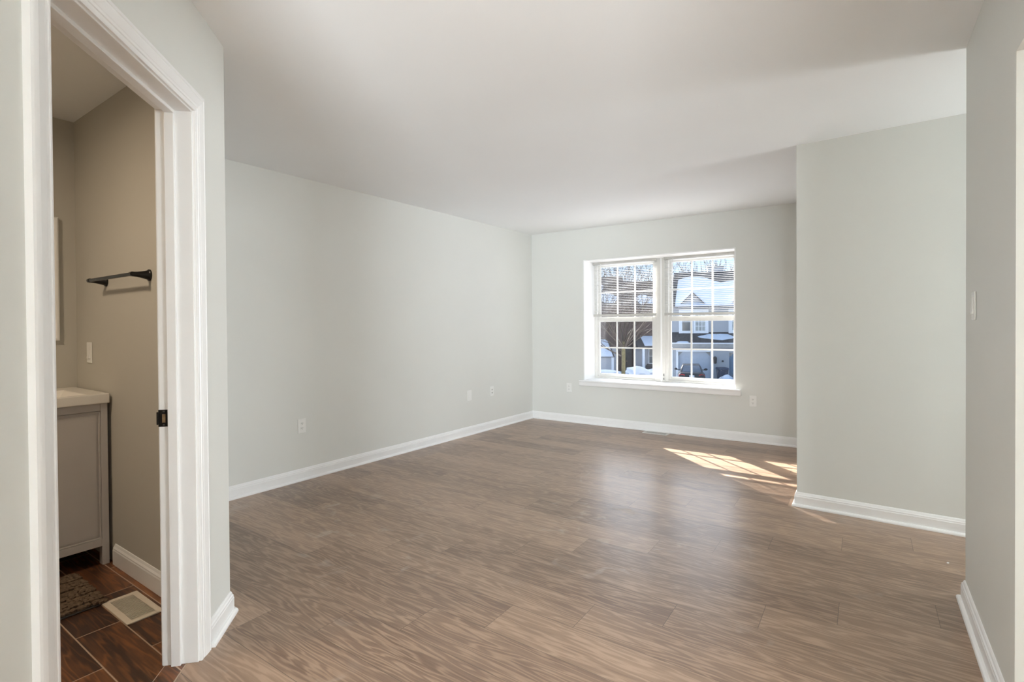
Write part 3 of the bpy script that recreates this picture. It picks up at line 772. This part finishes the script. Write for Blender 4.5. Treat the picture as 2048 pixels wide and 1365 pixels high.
# ground and street
rows = [3, 13.9, 14, 24, 32, 34, 38, 42, 46, 50, 55, 60, 80, 140]
bm = bmesh.new()
random.seed(3)
ls = [-60 + 5 * i for i in range(33)]
grid = [[bm.verts.new(W(l, Z, gz(Z) - (0.0 if Z >= 36 else 0.05) + (random.uniform(0, .12) if Z > 40 else 0) - 0.1)) for l in ls] for Z in rows]
for a, b in zip(grid, grid[1:]):
    for i in range(len(ls) - 1): bm.faces.new((a[i], a[i + 1], b[i + 1], b[i]))
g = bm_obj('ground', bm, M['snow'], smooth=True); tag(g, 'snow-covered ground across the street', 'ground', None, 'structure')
bm = bmesh.new(); prism(bm, [tuple(W(l, Z)[:2]) for l, Z in ((-60, 18), (95, 18), (95, 33.5), (-60, 33.5))], -3.3, -3.08)
st = bm_obj('street', bm, M['asphalt']); tag(st, 'dark wet street in front of the houses', 'street', None, 'structure')

def siding_rows(bm, x0, x1, y, z0, z1, step=0.18):
    n = max(1, int((z1 - z0) / step)); s = (z1 - z0) / n
    for i in range(n):
        z = z0 + i * s
        v = [bm.verts.new(p) for p in ((x0, y - 0.02, z), (x1, y - 0.02, z), (x1, y, z + s), (x0, y, z + s), (x1, y, z), (x0, y, z))]
        bm.faces.new((v[0], v[1], v[2], v[3])); bm.faces.new((v[0], v[5], v[4], v[1]))

# ---- house on the right, with garage
hr = othing('townhouse', 'pale sided house with snowy roof, chimney and garage behind the right window', 'house', 12.36, 40.0, -3.1)
hr.rotation_euler = (0, 0, YAW - math.radians(15.5))
B = lambda l: (l - 12.36) * 0.94                                   # local x
G = 3.1                                                  # local z of world 0
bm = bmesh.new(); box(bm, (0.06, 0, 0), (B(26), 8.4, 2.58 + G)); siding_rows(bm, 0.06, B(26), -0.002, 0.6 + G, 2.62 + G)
bm_obj('wall', bm, M['siding'], hr)
bm = bmesh.new()
e0, e1, er = 2.55 + G, 5.64 + G, 4.2
a = [bm.verts.new(p) for p in ((0.02, -0.45, e0), (B(26.3), -0.45, e0), (B(26.3), 8.85, e0), (0.02, 8.85, e0), (0.46, er, e1), (B(26.3), er, e1))]
for f in ((0, 1, 5, 4), (2, 3, 4, 5), (3, 0, 4), (1, 2, 5), (0, 3, 2, 1)): bm.faces.new([a[i] for i in f])
bm_obj('roof', bm, M['shingle'], hr)
def on_roof(l, y): return e0 + (e1 - e0) * (y + 0.45) / (er + 0.45)
bm = bmesh.new()
random.seed(8)
lower = [12.75, 13.15, 14, 15, 16, 16.8, 17.6, 19, 21, 23, 26]
upper = [13.15, 13.55, 14.2, 15.4, 16.1, 16.6, 17.7, 19, 21, 23, 26]
ul = [3.0, 3.25, 3.5, 3.3, 2.75, 2.55, 2.75, 3.4, 3.6, 3.5, 3.6]
lo = [(B(l), -0.40, on_roof(l, -0.40)) for l in lower]; up = [(B(l), y, on_roof(l, y)) for l, y in zip(upper, ul)]
mid = [((p[0] + q[0]) / 2, (p[1] + q[1]) / 2, (p[2] + q[2]) / 2 + 0.16) for p, q in zip(lo, up)]
lo2 = [(p[0], p[1] - 0.03, p[2] + 0.12) for p in lo]; up2 = [(p[0], p[1] - 0.1, p[2] + 0.05) for p in up]
loft(bm, [lo, lo2, mid, up2, up], cap=False, closed=False)
bm_obj('roof_snow', bm, M['snow'], hr, smooth=True)
bm = bmesh.new(); box(bm, (B(15.75), 4.2, 4.3 + G), (B(17.08), 5.2, 6.05 + G)); siding_rows(bm, B(15.75), B(17.08), 4.198, 4.4 + G, 5.95 + G, 0.22)
ch = bm_obj('chimney', bm, M['siding'], hr)
bm = bmesh.new(); box(bm, (B(15.70), 4.15, 6.02 + G), (B(17.13), 5.25, 6.12 + G)); box(bm, (B(16.35), 4.5, 6.1 + G), (B(16.6), 4.8, 6.35 + G)); bm_obj('chimney_cap', bm, M['fascia'], ch)
def cross_gable(l0, l1, zt, zb):
    lm = (l0 + l1) / 2
    run = (zt - zb) / ((e1 - e0) / (er + 0.45))
    bm = bmesh.new()
    v = [bm.verts.new(p) for p in ((B(l0), -0.06, zb + G), (B(l1), -0.06, zb + G), (B(lm), -0.06, zt + G))]
    bm.faces.new(v)
    n = 6
    for i in range(n):
        z = zb + (zt - zb) * i / n; k = (zt - z) / (zt - zb); w_ = (l1 - l0) / 2 * k
        q = [bm.verts.new(p) for p in ((B(lm) - w_, -0.09, z + G), (B(lm) + w_, -0.09, z + G), (B(lm) + w_ * .96, -0.065, z + (zt - zb) / n * .9 + G), (B(lm) - w_ * .96, -0.065, z + (zt - zb) / n * .9 + G))]
        if i < n - 1: bm.faces.new(q)
    bm_obj('gable', bm, M['siding'], hr)
    for s in (-1, 1):
        ex = 0.16
        fx, fz = lm + s * ((l1 - l0) / 2 + ex), zb - ex * (zt - zb) / ((l1 - l0) / 2)
        y1 = (zt - (e0 - G)) / ((e1 - e0) / (er + 0.45)) - 0.45
        y0f = max(-0.4, (fz - (e0 - G)) / ((e1 - e0) / (er + 0.45)) - 0.45)
        bm = bmesh.new()
        ring = lambda y, zz: None
        A = (B(lm), -0.28, zt + 0.02 + G); Bq = (B(fx), -0.28, fz + 0.02 + G); Cq = (B(fx), y0f, fz + 0.02 + G); Dq = (B(lm), y1, zt + 0.02 + G)
        loft(bm, [[A, Bq, Cq, Dq], [(p[0], p[1], p[2] + 0.06) for p in (A, Bq, Cq, Dq)]])
        rf = bm_obj('gable_roof', bm, M['shingle'], hr)
        bm = bmesh.new()
        loft(bm, [[(p[0], p[1], p[2] + 0.06) for p in (A, Bq, Cq, Dq)], [(p[0], p[1] + (0.06 if p[1] < -.2 else 0), p[2] + 0.19) for p in (A, Bq, Cq, Dq)]])
        bm_obj('snow_cover', bm, M['snow'], rf)
cross_gable(13.05, 15.20, 3.62, 2.60)
cross_gable(16.95, 19.10, 3.62, 2.60)
def house_window(par, x0, x1, y, z0, z1, glass, cols, rows_, t=0.10, m=None):
    bm = bmesh.new()
    for a_, b_ in (((x0, z0), (x0 + t, z1)), ((x1 - t, z0), (x1, z1)), ((x0 + t, z0), (x1 - t, z0 + t)), ((x0 + t, z1 - t), (x1 - t, z1))): box(bm, (a_[0], y - 0.06, a_[1]), (b_[0], y + 0.03, b_[1]))
    for c in range(1, cols):
        x = x0 + t + (x1 - x0 - 2 * t) * c / cols; box(bm, (x - 0.02, y - 0.045, z0 + t), (x + 0.02, y, z1 - t))
    for r in range(1, rows_):
        z = z0 + t + (z1 - z0 - 2 * t) * r / rows_; box(bm, (x0 + t, y - 0.045, z - 0.02), (x1 - t, y, z + 0.02))
    f = bm_obj('window', bm, m or M['trim_out'], par)
    bm = bmesh.new(); box(bm, (x0 + t * .5, y - 0.025, z0 + t * .5), (x1 - t * .5, y - 0.015, z1 - t * .5)); bm_obj('pane', bm, glass, f)
house_window(hr, B(13.06), B(14.20), -0.03, 0.48 + G, 2.35 + G, M['dark_glass'], 1, 2, 0.24)
house_window(hr, B(14.10), B(15.35), -0.03, 0.48 + G, 2.35 + G, M['pale_glass'], 3, 4, 0.24)
house_window(hr, B(16.87), B(18.0), -0.03, 0.48 + G, 2.35 + G, M['pale_glass'], 1, 2, 0.26)
house_window(hr, B(17.9), B(19.1), -0.03, 0.48 + G, 2.35 + G, M['pale_glass'], 3, 4, 0.24)
# pent roof above the garage, fascia, garage wall
bm = bmesh.new()
loft(bm, [[(x, 0.0, 0.60 + G), (x, -1.0, -0.24 + G), (x, -1.0, -0.30 + G), (x, 0.0, -0.30 + G)] for x in (B(12.30), B(26))])
pr = bm_obj('pent_roof', bm, M['shingle'], hr)
bm = bmesh.new(); box(bm, (B(12.30), -1.03, -0.53 + G), (B(26), -0.9, -0.25 + G)); bm_obj('fascia', bm, M['fascia'], hr)
bm = bmesh.new(); box(bm, (B(12.30), -1.10, -0.26 + G), (B(26), -1.0, -0.17 + G)); bm_obj('gutter', bm, M['trim_out'], hr)
def snow_blob(name, par, m, cx, cy, cz, rx, ry, rz, seed, slope=0.0, obj_parent=True):
    random.seed(seed)
    bm = bmesh.new(); bmesh.ops.create_icosphere(bm, subdivisions=3, radius=1)
    ph = [random.uniform(0, 6) for _ in range(6)]
    for v in bm.verts:
        k = 1 + 0.16 * math.sin(3 * v.co.x + ph[0]) + 0.13 * math.sin(5 * v.co.y + 4 * v.co.x + ph[1]) + 0.08 * math.sin(9 * v.co.z + 6 * v.co.x + ph[2])
        v.co = Vector((cx + v.co.x * rx * k, cy + v.co.y * ry * k, cz + v.co.z * rz * k + slope * (v.co.y * ry * k)))
    return bm_obj(name, bm, m, par, smooth=True)
snow_blob('snow_patch', pr, M['snow'], B(15.9), -0.42, 0.27 + G, 1.08, 0.26, 0.06, 2, 0.84)
snow_blob('snow_patch', pr, M['snow'], B(13.3), -0.90, -0.16 + G, 0.55, 0.08, 0.05, 4, 0.84)
bm = bmesh.new()
box(bm, (B(12.40), -0.8, 0), (B(12.96), 0.0, -0.5 + G)); box(bm, (B(15.42), -0.8, 0), (B(16.81), 0, -0.5 + G)); box(bm, (B(12.96), -0.8, -0.84 + G), (B(15.42), 0, -0.5 + G))
box(bm, (B(16.81), -0.8, -0.92 + G), (B(19.3), 0, -0.5 + G)); box(bm, (B(19.3), -0.8, 0), (B(26), 0, -0.5 + G))
bm_obj('garage_wall', bm, M['siding'], hr)
bm = bmesh.new()
box(bm, (B(12.36), -0.86, 0), (B(12.54), -0.8, -0.5 + G)); box(bm, (B(12.80), -0.84, 0), (B(12.96), -0.78, -0.8 + G)); box(bm, (B(15.42), -0.84, 0), (B(15.56), -0.78, -0.8 + G)); box(bm, (B(12.80), -0.84, -0.86 + G), (B(15.56), -0.78, -0.72 + G))
bm_obj('corner_board', bm, M['trim_out'], hr)
def garage_door(x0, x1, z1, m, label):
    bm = bmesh.new(); c = 0.32
    pts = [(x0, 0), (x1, 0), (x1, z1 - c), (x1 - c, z1), (x0 + c, z1), (x0, z1 - c)]
    n = 4
    loft(bm, [[(x, -0.62, z) for x, z in pts], [(x, -0.50, z) for x, z in pts]])
    for k in range(1, n): box(bm, (x0 + 0.02, -0.635, z1 * k / n - 0.012), (x1 - 0.02, -0.615, z1 * k / n + 0.012))
    o = bm_obj('garage_door', bm, m, hr); o['label'] = label
    for s, xx in ((1, x0), (-1, x1)):
        bm = bmesh.new(); loft(bm, [[(xx, y, z1 - c - 0.05), (xx + s * (c + 0.05), y, z1), (xx, y, z1)] for y in (-0.66, -0.60)]); bm_obj('corner_brace', bm, M['fascia'], o)
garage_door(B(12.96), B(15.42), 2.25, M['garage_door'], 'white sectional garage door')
garage_door(B(16.81), B(19.3), 2.18, M['blue_door'], 'dark blue garage door')
bm = bmesh.new(); tube(bm, [(B(15.75), -0.92, -1.75 + G), (B(15.75), -0.92, -1.70 + G), (B(15.75), -0.92, -1.30 + G), (B(15.75), -0.92, -1.2 + G)], [0.05, 0.11, 0.14, 0.04], 8); box(bm, (B(15.72), -0.92, -1.5 + G), (B(15.78), -0.79, -1.44 + G))
bm_obj('wall_lantern', bm, M['shingle'], hr)
bm = bmesh.new(); tube(bm, [(B(16.33), -0.80, -1.56 + G), (B(16.33), -0.84, -1.56 + G)], 0.075, 10); bm_obj('wall_knob', bm, M['slot'], hr)

# ---- houses on the left, farther back
def far_house(label, l0, l1, zr, ze, porch):
    o = othing('townhouse', label, 'house', (l0 + l1) / 2, 60.0, -4.25)
    c = (l0 + l1) / 2; g_ = 4.25; w = (l1 - l0) / 2
    bm = bmesh.new(); box(bm, (-w, 0, 0), (w, 10, ze + g_)); bm_obj('wall', bm, M['brick'], o)
    bm = bmesh.new()
    loft(bm, [[(x, -0.4, ze + g_ - .1), (x, 5, zr + g_), (x, 10.4, ze + g_ - .1)] for x in (-w, w)]); rf = bm_obj('roof', bm, M['brown_shingle'], o)
    sl_o = (zr - ze + .1) / 5.4
    for k, (xx, yy, rx, ry) in enumerate(((-w * .6, 1.2, 1.1, .9), (0.1, 1.9, .8, .9), (w * .55, 1.0, 1.5, .8), (w * .3, 3.0, 1.0, .7))):
        snow_blob('snow_patch', rf, M['snow'], xx, yy, ze + g_ - .1 + sl_o * (yy + .4), rx, ry, 0.09, 20 + k + int(l0), sl_o)
    return o, c, g_
h1, c1, g1 = far_house('brown roofed house behind the bare tree, left end of the row', 3.0, 14.0, 7.33, 3.5, True)
h2, c2, g2 = far_house('brown roofed house with porch between the bare tree and the garage house', 14.05, 24.0, 6.70, 3.2, True)
# porch of the second house: roof, wall, column, windows, door
bm = bmesh.new(); loft(bm, [[(x, 0, -0.2 + g2), (x, -2.2, -1.25 + g2), (x, -2.2, -1.45 + g2), (x, 0, -1.45 + g2)] for x in (14.2 - c2, 24 - c2)]); por = bm_obj('porch_roof', bm, M['shingle'], h2)
bm = bmesh.new(); loft(bm, [[(x, -0.1, -0.12 + g2), (x, -2.15, -1.12 + g2), (x, -2.15, -1.2 + g2), (x, -0.1, -0.2 + g2)] for x in (15.0 - c2, 24 - c2)]); bm_obj('porch_snow', bm, M['snow'], por)
bm = bmesh.new(); box(bm, (14.2 - c2, -0.3, 0), (24 - c2, 0, -1.4 + g2)); siding_rows(bm, 14.2 - c2, 24 - c2, -0.302, 0.1, -1.45 + g2, 0.22); bm_obj('porch_wall', bm, M['siding'], h2)
bm = bmesh.new(); box(bm, (14.75 - c2, -2.1, 0), (15.02 - c2, -1.85, -1.4 + g2)); bm_obj('porch_column', bm, M['trim_out'], h2)
house_window(h2, 15.9 - c2, 16.55 - c2, -0.33, -3.35 + g2, -1.6 + g2, M['dark_glass'], 1, 2, 0.08)
house_window(h2, 16.72 - c2, 17.6 - c2, -0.33, -3.15 + g2, -1.6 + g2, M['dark_glass'], 1, 2, 0.10)
# front door recess and side wing of the first house
bm = bmesh.new(); box(bm, (12.9 - c1, -0.25, 0), (14.0 - c1, 0.05, -1.3 + g1)); bm_obj('porch_wall', bm, M['shingle'], h1)
bm = bmesh.new(); box(bm, (13.3 - c1, -0.32, 0.15), (13.95 - c1, -0.24, -2.0 + g1)); fd = bm_obj('front_door', bm, M['front_door'], h1)
bm = bmesh.new(); tube(bm, [(13.38 - c1, -0.32, 1.2), (13.38 - c1, -0.40, 1.2)], 0.04, 8); bm_obj('door_knob', bm, M['brass'], fd)
bm = bmesh.new(); box(bm, (4 - c1, -3.5, 0), (11.2 - c1, 0, -2.3 + g1)); siding_rows(bm, 4 - c1, 11.2 - c1, -3.502, 0.1, -2.3 + g1, 0.22); bm_obj('wing_wall', bm, M['siding'], h1)
bm = bmesh.new(); box(bm, (10.95 - c1, -3.58, 0), (11.22 - c1, -3.45, -2.3 + g1)); bm_obj('corner_board', bm, M['trim_out'], h1)
bm = bmesh.new(); loft(bm, [[(x, -3.8, -2.35 + g1), (x, 0, -0.6 + g1), (x, 0, -2.3 + g1)] for x in (4 - c1, 11.3 - c1)]); wr = bm_obj('wing_roof', bm, M['shingle'], h1)
bm = bmesh.new(); loft(bm, [[(x, -3.7, -2.25 + g1), (x, -0.1, -0.5 + g1), (x, -0.1, -0.6 + g1), (x, -3.7, -2.33 + g1)] for x in (4 - c1, 11.1 - c1)]); bm_obj('wing_snow', bm, M['snow'], wr)
bm = bmesh.new(); box(bm, (11.2 - c1, -1.0, 0), (12.1 - c1, 0, -1.5 + g1)); siding_rows(bm, 11.2 - c1, 12.1 - c1, -1.002, 0.1, -1.5 + g1, 0.22); bm_obj('wing_wall', bm, M['siding'], h1)

# grill box on the porch
gr = othing('porch_grill', 'dark covered grill standing on the far porch', 'grill', 15.75, 58.6)
bm = bmesh.new(); loft(bm, [[(-.36, -.25, 0.0), (.36, -.25, 0.0), (.36, .25, 0.0), (-.36, .25, 0.0)], [(-.38, -.27, .6), (.38, -.27, .6), (.38, .27, .6), (-.38, .27, .6)], [(-.25, -.18, .85), (.25, -.18, .85), (.25, .18, .85), (-.25, .18, .85)]])
bm_obj('cover', bm, M['front_door'], gr)

# snow piles
def pile(label, l, Z, rx, ry, rz, seed):
    o = snow_blob('snow_pile', None, M['snow'], 0, 0, 0.05, rx, ry, rz, seed)
    o.location = W(l, Z, gz(Z)); o.rotation_euler = (0, 0, YAW); tag(o, label, 'snow pile', 'snow piles')
pile('large snow pile right of the bare tree trunk', 12.1, 48.5, 1.35, 0.9, 0.62, 11)
pile('low snow bank left of the bare tree trunk', 8.8, 50.0, 1.9, 1.0, 0.40, 12)
pile('snow bank in front of the far porch', 15.0, 52.0, 1.6, 0.8, 0.42, 13)
pile('snow pile beside the trash bin by the garage', 15.2, 36.6, 0.62, 0.5, 0.55, 14)
pile('tall snow heap in front of the blue garage door', 16.4, 36.0, 0.55, 0.5, 1.0, 15)

# trash bin and shrub by the garage
tbn = othing('trash_bin', 'dark wheeled trash bin between the garage doors', 'trash bin', 15.45, 37.6)
bm = bmesh.new(); loft(bm, [[(-.26, -.26, 0.05), (.26, -.26, 0.05), (.26, .26, 0.05), (-.26, .26, 0.05)], [(-.33, -.33, 1.0), (.33, -.33, 1.0), (.33, .33, 1.0), (-.33, .33, 1.0)]]); bm_obj('bin_body', bm, M['bin'], tbn, 0.03)
bm = bmesh.new(); loft(bm, [[(-.36, -.36, 1.0), (.36, -.36, 1.0), (.36, .36, 1.0), (-.36, .36, 1.0)], [(-.34, -.30, 1.10), (.34, -.30, 1.10), (.34, .34, 1.14), (-.34, .34, 1.14)]]); bm_obj('lid', bm, M['bin'], tbn)
for s in (-.24, .24):
    bm = bmesh.new(); tube(bm, [(s - .03, .28, .10), (s + .03, .28, .10)], 0.10, 12); bm_obj('wheel', bm, M['tyre'], tbn)

# ---- bare trees
def grow(bm, p, d, length, r, depth, rng, spread, up, n=5, nchild=(3, 4), rmin=0.014):
    r = max(r, rmin)
    pts = [p]; rad = [r]
    k = 3 if depth > 2 else 2
    dd = d.copy()
    for i in range(k):
        dd = (dd + Vector((rng.uniform(-.13, .13), rng.uniform(-.13, .13), up * 0.12))).normalized()
        pts.append(pts[-1] + dd * (length / k)); rad.append(r * (1 - 0.45 * (i + 1) / k))
    tube(bm, pts, rad, n if depth > 2 else 3, cap=depth < 2)
    if depth == 0: return
    for c in range(rng.randint(*nchild)):
        t = rng.uniform(0.35, 1.0) if c else 1.0
        i = min(int(t * k), k - 1); fr_ = t * k - i
        q = pts[i].lerp(pts[i + 1], fr_)
        ax = Vector((rng.uniform(-1, 1), rng.uniform(-1, 1), rng.uniform(-.3, .5))).normalized()
        nd = (dd + ax * spread * (0.5 if c == 0 else 1.0)).normalized()
        grow(bm, q, nd, length * rng.uniform(.62, .82), rad[i + 1] * rng.uniform(.55, .8), depth - 1, rng, spread, up, n, nchild, rmin)
def tree(label, l, Z, height, trunk_h, r, depth, seed, spread=0.75, up=0.6, limbs=5, tm='bark', extra=(), nchild=(2, 3), rmin=0.022, group='bare winter trees'):
    rng = random.Random(seed)
    o = othing('bare_tree', label, 'tree', l, Z, gz(Z) - 0.05, group)
    bm = bmesh.new(); pts = [(0, 0, -0.1), (0.02, 0, trunk_h * .12), (0.04, 0, trunk_h * .5), (0.03, 0, trunk_h), (0.05, 0, trunk_h * 1.25)]
    tube(bm, pts, [r * 1.35, r * 1.05, r, r * 1.02, r * 0.75], 12); bm_obj('trunk', bm, M[tm], o, smooth=True)
    bm = bmesh.new()
    L0 = (height - trunk_h) * 0.36
    for i in range(limbs):
        an = 2 * PI * i / limbs + rng.uniform(-.4, .4); el = rng.uniform(.35, 1.05) if i else 0.15
        d = Vector((math.cos(an) * math.sin(el), math.sin(an) * math.sin(el), math.cos(el)))
        grow(bm, Vector((0.03, 0, trunk_h * rng.uniform(.92, 1.2))), d, L0 * rng.uniform(.85, 1.15), r * rng.uniform(.42, .62), depth, rng, spread, up, nchild=nchild, rmin=rmin)
    for d, z, ln in extra:
        grow(bm, Vector((0, 0, z)), Vector(d).normalized(), ln, r * .5, depth - 1, rng, spread, up * .5, nchild=nchild, rmin=rmin)
    bm_obj('branches', bm, M['bark'], o)
    return o
tree('bare spreading tree with mossy trunk in front of the brown houses', 10.2, 47.0, 13.5, 2.5, 0.17, 4, 4, 0.88, 0.5, 13, 'moss_bark', extra=(((-1, -.1, .45), 1.7, 2.4), ((-1, .3, .8), 2.2, 2.2), ((1, -.1, .55), 2.5, 2.3), ((.9, -.5, 1.0), 2.6, 2.4)), nchild=(2, 4), rmin=0.013)
tree('tall bare tree behind the chimney of the garage house', 22.3, 55.0, 15.0, 4.5, 0.22, 3, 7, 0.6, 0.8, 7)
tree('bare tree rising behind the garage house roof left of the chimney', 20.3, 57.0, 14.0, 4.5, 0.18, 3, 9, 0.7, 0.7, 6)
tree('bare tree behind the garage house at the right edge of the window', 24.4, 56.0, 14.0, 4.5, 0.18, 3, 10, 0.7, 0.7, 6)
tree('bare tree standing behind the left brown roof', 14.5, 76.0, 17.0, 5.0, 0.24, 3, 12, 0.6, 0.9, 7)
tree('bare tree at the left end behind the brown roofs', 18.6, 78.0, 16.0, 5.0, 0.22, 3, 13, 0.6, 0.9, 6)

# shrub by the bin
rng = random.Random(21)
sh = othing('bare_shrub', 'leafless shrub beside the trash bin', 'shrub', 16.35, 37.0)
bm = bmesh.new()
for i in range(9):
    an = rng.uniform(0, 6.28); grow(bm, Vector((0, 0, 0)), Vector((math.cos(an) * .5, math.sin(an) * .5, 1)).normalized(), .45, .018, 2, rng, .7, .5)
bm_obj('twigs', bm, M['shrub'], sh)

# ---- car seen from behind
car = othing('car', 'dark car parked nose-in at the white garage door', 'car', 12.75, 36.5, -3.08)
car.rotation_euler = (0, 0, YAW - math.radians(17.5))
bm = bmesh.new()
def sect(y, hw, zb, zt, r=0.10):
    return [(-hw + r * .6, y, zb), (hw - r * .6, y, zb), (hw, y, zb + r * 2), (hw + 0.02, y, (zb + zt) / 2), (hw - 0.03, y, zt - r), (hw - r * 1.6, y, zt), (-hw + r * 1.6, y, zt), (-hw + 0.03, y, zt - r), (-hw - 0.02, y, (zb + zt) / 2), (-hw, y, zb + r * 2)]
loft(bm, [sect(-2.0, .72, .34, .80), sect(-1.93, .84, .28, .98), sect(-1.6, .88, .22, 1.02), sect(-.6, .89, .20, .98), sect(.6, .89, .20, .96), sect(1.4, .86, .22, .90), sect(1.95, .74, .30, .74)])
bm_obj('car_body', bm, M['car'], car, smooth=True)
bm = bmesh.new()
loft(bm, [[(-.74, -1.55, .99), (.74, -1.55, .99), (.74, .95, .95), (-.74, .95, .95)], [(-.66, -1.2, 1.30), (.66, -1.2, 1.30), (.66, .45, 1.30), (-.66, .45, 1.30)], [(-.54, -.95, 1.50), (.54, -.95, 1.50), (.56, .05, 1.51), (-.56, .05, 1.51)]])
bm_obj('cabin', bm, M['car'], car, 0.05, smooth=True)
bm = bmesh.new(); loft(bm, [[(-.62, -1.535, 1.03), (.62, -1.535, 1.03), (.56, -1.225, 1.30), (.48, -1.03, 1.44), (-.48, -1.03, 1.44), (-.56, -1.225, 1.30)], [(-.62, -1.50, 1.03), (.62, -1.50, 1.03), (.56, -1.18, 1.30), (.48, -.98, 1.44), (-.48, -.98, 1.44), (-.56, -1.18, 1.30)]])
bm_obj('rear_window', bm, M['car_glass'], car)
for s in (-1, 1):
    bm = bmesh.new(); loft(bm, [[(s * .44, -2.00, .70), (s * .80, -1.95, .68), (s * .84, -1.93, .86), (s * .62, -1.97, .92), (s * .46, -2.0, .88)], [(s * .44, -1.88, .70), (s * .80, -1.85, .68), (s * .84, -1.80, .86), (s * .62, -1.85, .92), (s * .46, -1.88, .88)]])
    bm_obj('tail_light', bm, M['tail'], car)
    bm = bmesh.new(); bmesh.ops.create_icosphere(bm, subdivisions=2, radius=1, matrix=Matrix.Translation((s * 1.02, .30, 1.07)) @ Matrix.Diagonal((.13, .08, .085, 1))); box(bm, (min(s * .70, s * .95), .27, 1.0), (max(s * .70, s * .95), .33, 1.05))
    bm_obj('side_mirror', bm, M['car'], car, smooth=True)
    for y in (-1.25, 1.25):
        bm = bmesh.new(); tube(bm, [(s * .70, y, .32), (s * .90, y, .32)], .32, 20); bm_obj('wheel', bm, M['tyre'], car)
bm = bmesh.new(); box(bm, (-.80, -2.04, .36), (.80, -1.90, .56)); bm_obj('bumper', bm, M['car'], car, 0.04)
bm = bmesh.new(); box(bm, (-.16, -2.02, .70), (.16, -1.99, .84)); bm_obj('number_plate', bm, M['trim_out'], car)
